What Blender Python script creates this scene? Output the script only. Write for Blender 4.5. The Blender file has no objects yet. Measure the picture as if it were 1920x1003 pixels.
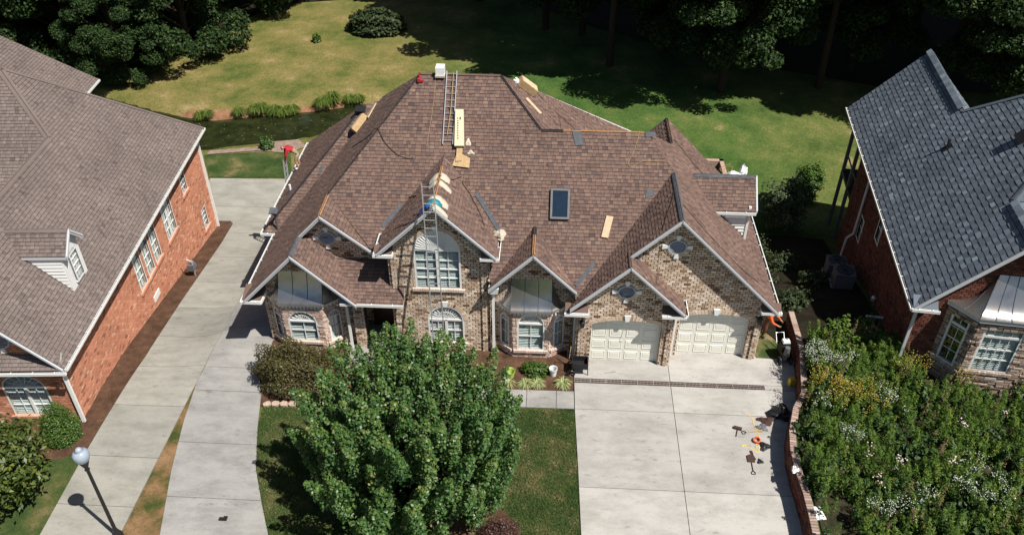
import bpy, bmesh, math, random
import numpy as np
from mathutils import Vector, Matrix, Quaternion
from mathutils.geometry import tessellate_polygon
random.seed(7); rng = np.random.default_rng(7)
scene = bpy.context.scene
col = scene.collection
R = math.radians

# ------------------------------------------------------------------ camera, sky, sun, exposure
FPX, CXP, CYP = 1587.0, 960.0, 501.5          # the photograph's focal length and centre in its pixels
CAM = Vector((0, 0, 23.6)); PITCH, YAW = R(37.1), R(3.2)
fwd = Vector((-math.sin(YAW)*math.cos(PITCH), math.cos(YAW)*math.cos(PITCH), -math.sin(PITCH)))
rgt = Vector((math.cos(YAW), math.sin(YAW), 0)); upv = rgt.cross(fwd)
cd = bpy.data.cameras.new('camera'); cam = bpy.data.objects.new('camera', cd); col.objects.link(cam)
cd.sensor_width = 36; cd.lens = FPX/1920*36; cd.clip_end = 2000; cd.clip_start = .1
cam.matrix_world = Matrix.Translation(CAM) @ Matrix((rgt, upv, -fwd)).transposed().to_4x4()
scene.camera = cam
SUN = Vector((.52, -.34, 1)).normalized()     # towards the sun
w = bpy.data.worlds.new('World'); scene.world = w; w.use_nodes = True
nt = w.node_tree; sky = nt.nodes.new('ShaderNodeTexSky'); sky.sky_type = 'NISHITA'; sky.sun_disc = False
sky.sun_elevation = math.asin(SUN.z); sky.sun_rotation = math.atan2(SUN.x, SUN.y)
bg = nt.nodes['Background']; bg.inputs[1].default_value = .05
nt.links.new(sky.outputs[0], bg.inputs[0])
sd = bpy.data.lights.new('sun', 'SUN'); sd.energy = 5.0; sd.angle = R(.5); sd.color = (1, .955, .88)
so = bpy.data.objects.new('sun', sd); col.objects.link(so); so.location = (20, -20, 60)
so.rotation_euler = SUN.to_track_quat('Z', 'Y').to_euler()
scene.view_settings.view_transform = 'Standard'; scene.view_settings.look = 'None'
scene.view_settings.exposure = 0.38; scene.view_settings.gamma = 1; scene.view_settings.use_curve_mapping = False
scene.render.engine = 'CYCLES'
scene.cycles.transparent_max_bounces = 16
scene.cycles.max_bounces = 4; scene.cycles.diffuse_bounces = 1

# ------------------------------------------------------------------ pixel -> place helpers
def ray(u, v): return fwd + rgt*((u-CXP)/FPX) + upv*((CYP-v)/FPX)
def px(u, v, x=None, y=None, z=None):
    d = ray(u, v); i, val = [(k, q) for k, q in enumerate((x, y, z)) if q is not None][0]
    return CAM + d*((val-CAM[i])/d[i])
def lerp(a, b, t): return a+(b-a)*t
def sm(t): t = min(1, max(0, t)); return t*t*(3-2*t)

# ------------------------------------------------------------------ materials
def nodes(name, rough=.8, spec=.3):
    m = bpy.data.materials.new(name); m.use_nodes = True
    n = m.node_tree.nodes; l = m.node_tree.links; b = n['Principled BSDF']
    b.inputs['Roughness'].default_value = rough; b.inputs['Specular IOR Level'].default_value = spec
    return m, n, l, b
def ramp(n, stops, interp='LINEAR'):
    r = n.new('ShaderNodeValToRGB'); r.color_ramp.interpolation = interp; e = r.color_ramp.elements
    while len(e) > 1: e.remove(e[0])
    e[0].position = stops[0][0]; e[0].color = (*stops[0][1], 1)
    for p, c in stops[1:]:
        q = e.new(p); q.color = (*c, 1)
    return r
def noise(n, l, scale, detail=4, vec=None, rough=.6):
    t = n.new('ShaderNodeTexNoise'); t.inputs['Scale'].default_value = scale; t.inputs['Detail'].default_value = detail
    t.inputs['Roughness'].default_value = rough
    if vec is not None: l.new(vec, t.inputs['Vector'])
    return t
def mix(n, l, fac, a, b, mode='MIX'):
    m = n.new('ShaderNodeMix'); m.data_type = 'RGBA'; m.blend_type = mode
    for s, v in ((m.inputs[0], fac), (m.inputs[6], a), (m.inputs[7], b)):
        if hasattr(v, 'is_output'): l.new(v, s)
        elif isinstance(v, (int, float)): s.default_value = v
        else: s.default_value = (*v, 1)
    return m.outputs[2]
def bump(n, l, b, h, strength=.4, dist=.02):
    k = n.new('ShaderNodeBump'); k.inputs['Strength'].default_value = strength; k.inputs['Distance'].default_value = dist
    l.new(h, k.inputs['Height']); l.new(k.outputs[0], b.inputs['Normal'])
MATS = {}
def plain(name, c, rough=.6, spec=.3, metal=0, var=.12, scale=6, bmp=0):
    if name in MATS: return MATS[name]
    m, n, l, b = nodes(name, rough, spec); b.inputs['Metallic'].default_value = metal
    g = n.new('ShaderNodeNewGeometry')
    t = noise(n, l, scale, 5, g.outputs['Position'])
    r = ramp(n, [(.3, tuple(x*(1-var) for x in c)), (.7, tuple(min(1, x*(1+var)) for x in c))])
    l.new(t.outputs[0], r.inputs[0]); l.new(r.outputs[0], b.inputs['Base Color'])
    if bmp:
        t2 = noise(n, l, scale*8, 6, g.outputs['Position']); bump(n, l, b, t2.outputs[0], bmp, .01)
    MATS[name] = m; return m
def pieces(name, stops, rough=.85, grain=90, grainamt=.25, patch=.5, bmp=.3, spec=.2, big=None):
    """colour picked per piece from the face attribute rnd, plus grain and weathering"""
    m, n, l, b = nodes(name, rough, spec)
    a = n.new('ShaderNodeAttribute'); a.attribute_name = 'rnd'
    g = n.new('ShaderNodeNewGeometry'); P = g.outputs['Position']
    r = ramp(n, stops); l.new(a.outputs['Fac'], r.inputs[0])
    t = noise(n, l, grain, 3, P)
    gr = ramp(n, [(.3, (1-grainamt,)*3), (.7, (1+grainamt,)*3)]); l.new(t.outputs[0], gr.inputs[0])
    c = mix(n, l, 1.0, r.outputs[0], gr.outputs[0], 'MULTIPLY')
    t3 = noise(n, l, patch, 5, P); pr = ramp(n, [(.3, (.82,)*3), (.7, (1.12,)*3)]); l.new(t3.outputs[0], pr.inputs[0])
    c = mix(n, l, 1.0, c, pr.outputs[0], 'MULTIPLY')
    l.new(c, b.inputs['Base Color'])
    if bmp: bump(n, l, b, t.outputs[0], bmp, .006)
    return m
M = {}
M['shingle_brown'] = pieces('brown_shingle', [(0, (.084, .056, .052)), (.25, (.118, .077, .069)), (.5, (.160, .103, .083)), (.78, (.188, .122, .096)), (1, (.232, .153, .118))], patch=.9)
M['shingle_taupe'] = pieces('taupe_shingle', [(0, (.11, .085, .078)), (.3, (.158, .126, .115)), (.7, (.192, .152, .136)), (1, (.225, .182, .16))])
M['shingle_slate'] = pieces('slate_shingle', [(0, (.085, .100, .122)), (.45, (.118, .140, .168)), (.7, (.150, .178, .208)), (.88, (.20, .24, .28)), (1, (.25, .30, .34))])
M['brick_tan'] = pieces('tan_brick', [(0, (.17, .10, .065)), (.14, (.32, .21, .14)), (.32, (.52, .39, .285)), (.7, (.68, .54, .42)), (1, (.80, .69, .57))], grain=30, grainamt=.35, bmp=.7)
M['brick_blush'] = pieces('blush_brick', [(0, (.42, .27, .21)), (.3, (.58, .42, .34)), (1, (.78, .64, .55))], grain=45, bmp=.5)
M['brick_orange'] = pieces('orange_brick', [(0, (.28, .125, .085)), (.12, (.44, .19, .115)), (.5, (.56, .235, .145)), (.85, (.63, .285, .18)), (1, (.67, .40, .28))], grain=45)
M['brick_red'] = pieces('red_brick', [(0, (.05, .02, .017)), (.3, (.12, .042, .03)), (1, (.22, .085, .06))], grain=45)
M['stone_buff'] = pieces('buff_stone', [(0, (.16, .11, .085)), (.3, (.34, .24, .19)), (.7, (.48, .37, .30)), (1, (.62, .53, .46))], grain=20, bmp=.8)
M['mortar_joint_shade'] = plain('joint_shade_mortar', (.05, .04, .034), .95, .1)  # shade of the recessed joints put into the mortar colour
M['mortar_mid'] = plain('mid_mortar', (.40, .28, .21), .95, .1)
M['mortar_pale'] = plain('pale_mortar', (.6, .5, .43), .95, .1)
M['white'] = plain('white_paint', (.80, .80, .78), .45, .4, var=.04)
M['trim'] = plain('grey_white_trim', (.56, .57, .60), .5, .4, var=.05)
M['soffit'] = plain('soffit_paint', (.55, .54, .53), .6, .3, var=.05)
M['felt'] = plain('black_felt', (.028, .026, .028), .9, .2, var=.3)
M['flash'] = plain('blue_grey_flashing', (.085, .092, .105), .8, .3, var=.25)
M['cap_brick'] = pieces('cap_brick', [(0, (.17, .10, .08)), (.5, (.27, .18, .145)), (1, (.42, .32, .27))], grain=45)
M['louver'] = plain('slate_blue_louvre', (.42, .45, .51), .5, .4)
M['door'] = plain('cream_garage_door', (.80, .79, .70), .5, .35, var=.03)
M['wood'] = plain('raw_plywood', (.46, .32, .17), .8, .2, var=.2, scale=9)
M['palewood'] = plain('pale_board', (.55, .42, .28), .8, .2, var=.12, scale=9)
M['ridgewood'] = plain('exposed_ridge_wood', (.36, .19, .085), .8, .2, var=.35, scale=12)
M['carton'] = plain('cream_wrapper', (.62, .53, .37), .6, .3, var=.06)
M['canvas'] = plain('cream_canvas', (.52, .46, .37), .9, .1, var=.12, scale=10, bmp=.3)
M['bluebag'] = plain('teal_wrapper', (.02, .19, .23), .5, .4, var=.3, scale=10)
M['blueplastic'] = plain('blue_wrapper', (.03, .09, .30), .5, .4, var=.3)
M['alu'] = plain('aluminium', (.62, .63, .65), .35, .5, metal=.7, var=.05)
M['rope'] = plain('dark_rope', (.06, .045, .03), .9, .1)
M['tanrope'] = plain('tan_rope', (.38, .27, .13), .9, .1)
M['blackmetal'] = plain('black_metal', (.018, .018, .02), .45, .4)
M['iron'] = plain('rusty_iron', (.06, .03, .026), .8, .3, var=.35, scale=30)
M['yellow'] = plain('yellow_plastic', (.75, .50, .04), .5, .4)
M['orange'] = plain('orange_plastic', (.6, .11, .03), .6, .3)
M['redcloth'] = plain('red_cloth', (.40, .03, .04), .9, .1)
M['greencan'] = plain('lime_green_plastic', (.42, .55, .12), .5, .4)
M['whiteplastic'] = plain('white_plastic', (.8, .82, .82), .45, .4, var=.03)
M['navy'] = plain('navy_cloth', (.03, .035, .06), .9, .1)
M['khaki'] = plain('camo_khaki', (.30, .25, .17), .9, .1, var=.45, scale=40)
M['skin'] = plain('skin', (.5, .27, .18), .6, .3, var=.05)
M['brownpants'] = plain('brown_cloth', (.14, .07, .045), .9, .1)
M['bark'] = plain('bark', (.05, .037, .028), .95, .1, var=.4, scale=14, bmp=.8)
M['acgrey'] = plain('unit_grey', (.12, .12, .13), .5, .4)
def metal_roof():
    m, n, l, b = nodes('weathered_zinc', .27, .5); b.inputs['Metallic'].default_value = .9
    g = n.new('ShaderNodeNewGeometry'); t = noise(n, l, 2.2, 5, g.outputs['Position'])
    r = ramp(n, [(.3, (.36, .36, .37)), (.55, (.50, .48, .46)), (.75, (.52, .41, .31))]); l.new(t.outputs[0], r.inputs[0]); l.new(r.outputs[0], b.inputs['Base Color'])
    return m
M['zinc'] = metal_roof()
def glass(name, tint=(.97, .985, .985), mixf=.25, rough=.03):
    m, n, l, b = nodes(name); n.remove(b); o = n['Material Output']
    t = n.new('ShaderNodeBsdfTransparent'); t.inputs[0].default_value = (*tint, 1)
    g = n.new('ShaderNodeBsdfGlossy'); g.inputs['Roughness'].default_value = rough
    s = n.new('ShaderNodeMixShader'); s.inputs[0].default_value = mixf*.4; l.new(t.outputs[0], s.inputs[1]); l.new(g.outputs[0], s.inputs[2]); l.new(s.outputs[0], o.inputs[0])
    return m
M['glass'] = glass('window_glass')
M['darkroom'] = plain('dark_room', (.03, .035, .04), .9, .1)
M['blind'] = plain('pale_green_blind', (.66, .76, .73), .7, .2, var=.05)
M['frosted'] = plain('frosted_globe', (.32, .38, .45), .25, .5, var=.05)
def concrete(name, c0, c1, seed):
    m, n, l, b = nodes(name, .9, .2); g = n.new('ShaderNodeNewGeometry'); P = g.outputs['Position']
    mp = n.new('ShaderNodeMapping'); mp.inputs['Location'].default_value = (seed, seed*2, 0); mp.inputs['Scale'].default_value = (1, 2.2, 1); l.new(P, mp.inputs[0])
    t = noise(n, l, .55, 9, mp.outputs[0], .72); r = ramp(n, [(.36, c0), (.58, c1)]); l.new(t.outputs[0], r.inputs[0])
    t2 = noise(n, l, 40, 4, P); r2 = ramp(n, [(.35, (.90,)*3), (.65, (1.06,)*3)]); l.new(t2.outputs[0], r2.inputs[0])
    c = mix(n, l, 1.0, r.outputs[0], r2.outputs[0], 'MULTIPLY')
    t3 = noise(n, l, 1.7, 7, mp.outputs[0], .75); r3 = ramp(n, [(.31, (.66, .64, .61)), (.43, (1,)*3)]); l.new(t3.outputs[0], r3.inputs[0])
    c = mix(n, l, 1.0, c, r3.outputs[0], 'MULTIPLY')
    at = n.new('ShaderNodeAttribute'); at.attribute_name = 'rnd'
    r4 = ramp(n, [(0, (.9, .9, .9)), (1, (1.06, 1.05, 1.04))]); l.new(at.outputs['Fac'], r4.inputs[0])
    c = mix(n, l, 1.0, c, r4.outputs[0], 'MULTIPLY')
    l.new(c, b.inputs['Base Color']); bump(n, l, b, t2.outputs[0], .15, .005)
    return m
M['conc_old'] = concrete('weathered_concrete', (.235, .23, .20), (.325, .315, .28), 3)
M['conc_grey'] = concrete('grey_concrete', (.235, .23, .22), (.335, .325, .31), 11)
M['conc_new'] = concrete('pale_concrete', (.315, .30, .278), (.42, .405, .38), 23)
M['joint'] = plain('slab_joint', (.10, .09, .08), .95, .1)
def ground_mat(name, stops, scale=1.0, fine=60, b1=.5, tan=None):
    m, n, l, b = nodes(name, .95, .1); g = n.new('ShaderNodeNewGeometry'); P = g.outputs['Position']
    t = noise(n, l, scale, 7, P, .62); r = ramp(n, stops); l.new(t.outputs[0], r.inputs[0])
    t2 = noise(n, l, fine, 4, P, .7); r2 = ramp(n, [(.3, (.62,)*3), (.7, (1.3,)*3)]); l.new(t2.outputs[0], r2.inputs[0])
    t4 = noise(n, l, fine*.22, 4, P, .7); r4 = ramp(n, [(.3, (.8,)*3), (.7, (1.18,)*3)]); l.new(t4.outputs[0], r4.inputs[0])
    c = mix(n, l, 1.0, r.outputs[0], r2.outputs[0], 'MULTIPLY'); c = mix(n, l, 1.0, c, r4.outputs[0], 'MULTIPLY')
    l.new(c, b.inputs['Base Color']); bump(n, l, b, t2.outputs[0], b1, .05)
    return m
G1, G2, G3 = (.030, .062, .012), (.055, .095, .018), (.155, .135, .045)
M['lawn'] = ground_mat('front_lawn', [(.36, (.036, .066, .02)), (.48, (.066, .095, .03)), (.56, (.12, .125, .048)), (.66, (.26, .20, .11))], 1.1, 26, .9)
M['lawn_green'] = ground_mat('lush_lawn', [(.36, (.032, .06, .016)), (.5, (.058, .088, .026)), (.57, (.095, .105, .036)), (.68, (.21, .165, .08))], .7, 26, .9)
M['mulch'] = ground_mat('pine_mulch', [(.3, (.07, .038, .024)), (.6, (.14, .078, .05)), (.8, (.2, .12, .075))], 2.2, 45, .9)
M['soil'] = ground_mat('red_soil', [(.3, (.20, .10, .055)), (.7, (.34, .19, .11))], 1.8, 30)
M['dryverge'] = ground_mat('dry_verge', [(.40, (.05, .068, .018)), (.48, (.14, .10, .042)), (.58, (.24, .145, .075)), (.72, (.29, .19, .11))], .8, 50)
M['gravel'] = ground_mat('pinkish_gravel', [(.3, (.2, .14, .11)), (.7, (.34, .26, .21))], 3, 25)
M['litter_shade'] = ground_mat('litter_and_shade', [(.3, (.014, .012, .008)), (.7, (.032, .026, .016))], 1.5, 20)  # wood-floor litter, kept extra dark to carry deep shade in its colour
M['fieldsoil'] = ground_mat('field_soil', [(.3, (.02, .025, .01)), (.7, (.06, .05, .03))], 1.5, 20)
def rear_lawn():
    m, n, l, b = nodes('rear_lawn', .95, .1); g = n.new('ShaderNodeNewGeometry'); P = g.outputs['Position']
    t = noise(n, l, .30, 9, P, .70)
    dry = ramp(n, [(.36, (.075, .10, .024)), (.47, (.14, .135, .04)), (.58, (.20, .165, .06)), (.70, (.33, .24, .13))]); l.new(t.outputs[0], dry.inputs[0])
    gre = ramp(n, [(.36, (.032, .07, .016)), (.5, (.06, .112, .026)), (.6, (.10, .135, .036)), (.72, (.27, .21, .10))]); l.new(t.outputs[0], gre.inputs[0])
    sx = n.new('ShaderNodeSeparateXYZ'); l.new(P, sx.inputs[0])
    # the dry western half gives way to the watered eastern half, then dry again far east
    a = n.new('ShaderNodeMapRange'); a.inputs[1].default_value = -13; a.inputs[2].default_value = -4; l.new(sx.outputs[0], a.inputs[0])
    t5 = noise(n, l, .12, 3, P); ad = n.new('ShaderNodeMath'); ad.operation = 'MULTIPLY_ADD'; ad.inputs[1].default_value = 1.1; ad.inputs[2].default_value = -.55
    l.new(t5.outputs[0], ad.inputs[0]); s2 = n.new('ShaderNodeMath'); s2.use_clamp = True; l.new(a.outputs[0], s2.inputs[0]); l.new(ad.outputs[0], s2.inputs[1])
    c = mix(n, l, s2.outputs[0], dry.outputs[0], gre.outputs[0])
    e = n.new('ShaderNodeMapRange'); e.inputs[1].default_value = 11; e.inputs[2].default_value = 21; e.inputs[4].default_value = .55; l.new(sx.outputs[0], e.inputs[0])
    c = mix(n, l, e.outputs[0], c, dry.outputs[0])
    t2 = noise(n, l, 9, 6, P, .8); r2 = ramp(n, [(.32, (.5,)*3), (.68, (1.45,)*3)]); l.new(t2.outputs[0], r2.inputs[0])
    c = mix(n, l, 1.0, c, r2.outputs[0], 'MULTIPLY'); l.new(c, b.inputs['Base Color']); bump(n, l, b, t2.outputs[0], .5, .08)
    return m
M['rear_lawn'] = rear_lawn()
def water():
    m, n, l, b = nodes('pond_water', .06, .5); g = n.new('ShaderNodeNewGeometry'); t = noise(n, l, 1.2, 6, g.outputs['Position'])
    r = ramp(n, [(.35, (.012, .016, .006)), (.65, (.03, .036, .012))]); l.new(t.outputs[0], r.inputs[0]); l.new(r.outputs[0], b.inputs['Base Color'])
    bump(n, l, b, t.outputs[0], .08, .02); return m
M['water'] = water()
def leafmat(name, stops, trans=.25, rough=.45, spec=.4):
    m, n, l, b = nodes(name, rough, spec); a = n.new('ShaderNodeAttribute'); a.attribute_name = 'rnd'
    r = ramp(n, stops); l.new(a.outputs['Fac'], r.inputs[0]); l.new(r.outputs[0], b.inputs['Base Color'])
    if trans:
        o = n['Material Output']; t = n.new('ShaderNodeBsdfTranslucent'); s = n.new('ShaderNodeMixShader'); s.inputs[0].default_value = trans
        l.new(mix(n, l, 1.0, r.outputs[0], (1.3, 1.5, .6), 'MULTIPLY'), t.inputs[0]); l.new(b.outputs[0], s.inputs[1]); l.new(t.outputs[0], s.inputs[2]); l.new(s.outputs[0], o.inputs[0])
    return m
M['leaf_pear'] = leafmat('pear_leaf', [(0, (.022, .06, .017)), (.4, (.052, .12, .031)), (.75, (.092, .17, .042)), (.92, (.145, .205, .05)), (1, (.23, .24, .065))], .24, .42)
M['weed_dark'] = leafmat('dock_leaf', [(0, (.02, .045, .012)), (1, (.055, .105, .025))], .2, .5, .3)
M['weed_lime'] = leafmat('feathery_leaf', [(0, (.055, .115, .02)), (1, (.125, .205, .032))], .25, .6, .2)
M['weed_dry'] = leafmat('dry_stalk', [(0, (.10, .07, .035)), (1, (.24, .18, .09))], 0, .8, .1)
M['blade'] = leafmat('grass_blade', [(0, (.044, .088, .024)), (.42, (.078, .13, .036)), (.66, (.15, .16, .06)), (1, (.32, .25, .14))], .2, .7, .15)
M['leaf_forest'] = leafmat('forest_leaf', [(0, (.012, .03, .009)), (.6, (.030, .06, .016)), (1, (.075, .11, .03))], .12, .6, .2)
M['leaf_bronze'] = leafmat('bronze_leaf', [(0, (.035, .034, .012)), (.5, (.075, .07, .022)), (.85, (.11, .10, .03)), (1, (.13, .06, .025))], .15)
M['leaf_bright'] = leafmat('bright_leaf', [(0, (.03, .07, .01)), (.6, (.06, .12, .014)), (1, (.10, .17, .022))], .15)
M['leaf_laurel'] = leafmat('laurel_leaf', [(0, (.018, .032, .012)), (.6, (.036, .055, .02)), (1, (.07, .09, .035))], .1, .6, .25)
M['leaf_silver'] = leafmat('pale_shrub_leaf', [(0, (.03, .05, .02)), (.6, (.07, .095, .045)), (1, (.14, .17, .09))], .15, .6, .25)
M['leaf_yellowgreen'] = leafmat('cherry_leaf', [(0, (.03, .055, .01)), (.6, (.075, .11, .02)), (1, (.14, .16, .03))], .2)
M['weed'] = leafmat('weed_leaf', [(0, (.025, .05, .012)), (.35, (.06, .118, .019)), (.7, (.108, .182, .028)), (.92, (.18, .225, .042)), (1, (.22, .18, .055))], .25, .6, .2)
M['flower_white'] = leafmat('white_blossom', [(0, (.26, .30, .24)), (1, (.52, .54, .48))], 0)
M['flower_yellow'] = leafmat('goldenrod_blossom', [(0, (.20, .16, .025)), (1, (.42, .30, .04))], 0)
M['variegated'] = leafmat('variegated_blade', [(0, (.16, .22, .06)), (.5, (.32, .36, .15)), (1, (.5, .5, .28))], .1)
M['reed'] = leafmat('pond_grass', [(0, (.05, .085, .015)), (.6, (.10, .15, .025)), (1, (.16, .20, .04))], .2)
M['leaf_red'] = leafmat('barberry_leaf', [(0, (.04, .02, .02)), (1, (.11, .05, .035))], .1)
M['floatleaf'] = leafmat('floating_leaf', [(0, (.05, .05, .02)), (1, (.17, .15, .08))], 0)

# ------------------------------------------------------------------ objects, meshes
XF = Matrix.Identity(4)      # placement of the building being made
WM = {}                      # world matrix of every parent
def link(o, parent=None, tag=None):
    col.objects.link(o)
    if parent is not None: o.parent = parent
    if tag: settag(o, **tag)
    return o
def settag(o, label=None, cat=None, group=None, kind=None):
    if label: o['label'] = label
    if cat: o['category'] = cat
    if group: o['group'] = group
    if kind: o['kind'] = kind
def thing(name, label, cat, loc=(0, 0, 0), rot=None, group=None):
    o = bpy.data.objects.new(name, None); o.empty_display_size = .3; link(o)
    mtx = Matrix.Translation(Vector(loc))
    if rot is not None: mtx = mtx @ (rot.to_4x4() if isinstance(rot, (Matrix, Quaternion)) and not isinstance(rot, Quaternion) else (rot.to_matrix().to_4x4() if isinstance(rot, Quaternion) else Matrix.Rotation(rot, 4, 'Z')))
    o.matrix_basis = mtx; WM[o.name] = mtx; settag(o, label, cat, group); return o
def wm(p): return WM.get(p.name, Matrix.Identity(4)) if p is not None else Matrix.Identity(4)
class MB:
    def __init__(s): s.v = []; s.f = []; s.r = []; s.m = []
    def add(s, vs, fs, rnd=.5, mi=0):
        k = len(s.v); s.v.extend([Vector(q) for q in vs])
        for f in fs: s.f.append([k+i for i in f]); s.r.append(rnd); s.m.append(mi)
        return s
    def box(s, c, size, mtx=None, rnd=.5, mi=0, taper=1):
        a, b, h = size[0]/2, size[1]/2, size[2]/2; vs = []
        for z, t in ((-h, 1), (h, taper)):
            vs += [Vector((-a*t, -b*t, z)), Vector((a*t, -b*t, z)), Vector((a*t, b*t, z)), Vector((-a*t, b*t, z))]
        if mtx is not None: vs = [mtx @ q for q in vs]
        c = Vector(c)
        return s.add([q+c for q in vs], [(0, 3, 2, 1), (4, 5, 6, 7), (0, 1, 5, 4), (1, 2, 6, 5), (2, 3, 7, 6), (3, 0, 4, 7)], rnd, mi)
    def bar(s, p, q, wd, th, up=(0, 0, 1), rnd=.5, mi=0):
        p, q = Vector(p), Vector(q); d = q-p; L = d.length; d = d/L; up = Vector(up); x = d.cross(up)
        if x.length < 1e-4: x = d.cross(Vector((1, 0, 0)))
        x.normalize(); z = x.cross(d)
        return s.box((p+q)/2, (wd, L, th), Matrix((x, d, z)).transposed(), rnd, mi)
    def tube(s, pts, r, n=8, rnd=.5, mi=0, cap=True):
        pts = [Vector(p) for p in pts]; rs = r if isinstance(r, (list, tuple)) else [r]*len(pts); k = len(s.v); prev = None
        for i, p in enumerate(pts):
            d = (pts[min(i+1, len(pts)-1)]-pts[max(i-1, 0)])
            if d.length < 1e-6: d = Vector((0, 0, 1))
            d.normalize(); a = prev if prev is not None else (Vector((1, 0, 0)) if abs(d.x) < .8 else Vector((0, 1, 0)))
            x = (a-d*a.dot(d)); x.normalize(); prev = x; y = d.cross(x)
            s.v += [p+x*(rs[i]*math.cos(2*math.pi*j/n))+y*(rs[i]*math.sin(2*math.pi*j/n)) for j in range(n)]
        for i in range(len(pts)-1):
            for j in range(n):
                s.f.append([k+i*n+j, k+i*n+(j+1) % n, k+(i+1)*n+(j+1) % n, k+(i+1)*n+j]); s.r.append(rnd); s.m.append(mi)
        if cap:
            s.f.append([k+j for j in range(n)][::-1]); s.f.append([k+(len(pts)-1)*n+j for j in range(n)]); s.r += [rnd]*2; s.m += [mi]*2
        return s
    def lathe(s, prof, c=(0, 0, 0), n=16, rnd=.5, mi=0):
        c = Vector(c); k = len(s.v)
        for r, z in prof: s.v += [c+Vector((r*math.cos(2*math.pi*j/n), r*math.sin(2*math.pi*j/n), z)) for j in range(n)]
        for i in range(len(prof)-1):
            for j in range(n): s.f.append([k+i*n+j, k+i*n+(j+1) % n, k+(i+1)*n+(j+1) % n, k+(i+1)*n+j]); s.r.append(rnd); s.m.append(mi)
        return s
    def poly(s, pts, nrm, th, holes=(), rnd=.5, mi=0):
        """flat outline (3-D points) thickened by th along nrm; holes kept open"""
        nrm = Vector(nrm).normalized()*th; loops = [[Vector(p) for p in pts]]+[[Vector(p) for p in h] for h in holes]
        flat = [p for lp in loops for p in lp]; tri = tessellate_polygon(loops); k = len(flat)
        s.add(flat+[p+nrm for p in flat], [], rnd, mi); base = len(s.v)-2*k
        for t in tri:
            s.f.append([base+i for i in t]); s.f.append([base+k+i for i in t][::-1]); s.r += [rnd]*2; s.m += [mi]*2
        o = 0
        for lp in loops:
            n = len(lp)
            for i in range(n): s.f.append([base+o+i, base+o+(i+1) % n, base+k+o+(i+1) % n, base+k+o+i]); s.r.append(rnd); s.m.append(mi)
            o += n
        return s
    def build(s, name, mats, parent=None, world=True, smooth=False, fix=True, **tag):
        me = bpy.data.meshes.new(name)
        t = (wm(parent).inverted() @ XF) if world else Matrix.Identity(4)
        me.from_pydata([t @ q for q in s.v], [], s.f)
        at = me.attributes.new('rnd', 'FLOAT', 'FACE'); at.data.foreach_set('value', s.r)
        for q in (mats if isinstance(mats, (list, tuple)) else [mats]): me.materials.append(M[q] if isinstance(q, str) else q)
        me.polygons.foreach_set('material_index', s.m)
        if fix:
            bm = bmesh.new(); bm.from_mesh(me); bmesh.ops.recalc_face_normals(bm, faces=bm.faces); bm.to_mesh(me); bm.free()
        if smooth: me.polygons.foreach_set('use_smooth', [True]*len(me.polygons))
        o = bpy.data.objects.new(name, me); link(o, parent, tag)
        if parent is not None: WM[o.name] = wm(parent)
        return o
def bulk(name, V, Q, rnd, mat, parent=None, **tag):
    """big vertex/quad arrays -> one mesh"""
    V = np.asarray(V, np.float64)
    if parent is not None:
        t = np.array(wm(parent).inverted()); V = V @ t[:3, :3].T + t[:3, 3]
    me = bpy.data.meshes.new(name); n = len(Q); k = Q.shape[1]
    me.vertices.add(len(V)); me.vertices.foreach_set('co', V.astype(np.float32).ravel())
    me.loops.add(n*k); me.loops.foreach_set('vertex_index', Q.astype(np.int32).ravel())
    me.polygons.add(n); me.polygons.foreach_set('loop_start', np.arange(0, n*k, k, dtype=np.int32)); me.polygons.foreach_set('loop_total', np.full(n, k, np.int32))
    me.update(calc_edges=True)
    at = me.attributes.new('rnd', 'FLOAT', 'FACE'); at.data.foreach_set('value', np.asarray(rnd, np.float32))
    me.materials.append(M[mat] if isinstance(mat, str) else mat)
    o = bpy.data.objects.new(name, me); link(o, parent, tag); return o
def unit(a): return a/np.maximum(np.linalg.norm(a, axis=1, keepdims=True), 1e-9)
def leaf_arrays(C, out, size, wid, rnd, up=.5, outw=.5, jit=.8):
    n = len(C); N = unit(np.array([[0, 0, up]])+out*outw+rng.normal(0, jit, (n, 3))*.6)
    T = unit(np.cross(N, rng.normal(0, 1, (n, 3)))); B = np.cross(N, T); sz = size*rng.uniform(.7, 1.25, (n, 1))
    V = np.stack([C-T*sz*.5, C+B*sz*wid*.5-T*sz*.05, C+T*sz*.5-N*sz*.12, C-B*sz*wid*.5-T*sz*.05], 1).reshape(-1, 3)
    return V, np.arange(n*4).reshape(-1, 4), rnd

# ------------------------------------------------------------------ clipping
def clip(poly, u0, u1, v0, v1):
    for ax, val, keep in ((0, u0, 1), (0, u1, -1), (1, v0, 1), (1, v1, -1)):
        out = []; n = len(poly)
        for i in range(n):
            a, b = poly[i], poly[(i+1) % n]; da, db = (a[ax]-val)*keep, (b[ax]-val)*keep
            if da >= 0: out.append(a)
            if (da > 0 and db < 0) or (da < 0 and db > 0):
                t = da/(da-db); out.append((a[0]+(b[0]-a[0])*t, a[1]+(b[1]-a[1])*t))
        poly = out
        if len(poly) < 3: return []
    o = []
    for p in poly:
        if not o or abs(p[0]-o[-1][0])+abs(p[1]-o[-1][1]) > 1e-5: o.append(p)
    if len(o) > 1 and abs(o[0][0]-o[-1][0])+abs(o[0][1]-o[-1][1]) < 1e-5: o.pop()
    return o if len(o) > 2 else []
def area(p): return abs(sum(p[i][0]*p[(i+1) % len(p)][1]-p[(i+1) % len(p)][0]*p[i][1] for i in range(len(p))))/2
def inside(p, poly):
    c = False; n = len(poly); j = n-1
    for i in range(n):
        a, b = poly[i], poly[j]
        if (a[1] > p[1]) != (b[1] > p[1]) and p[0] < (b[0]-a[0])*(p[1]-a[1])/(b[1]-a[1])+a[0]: c = not c
        j = i
    return c
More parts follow.
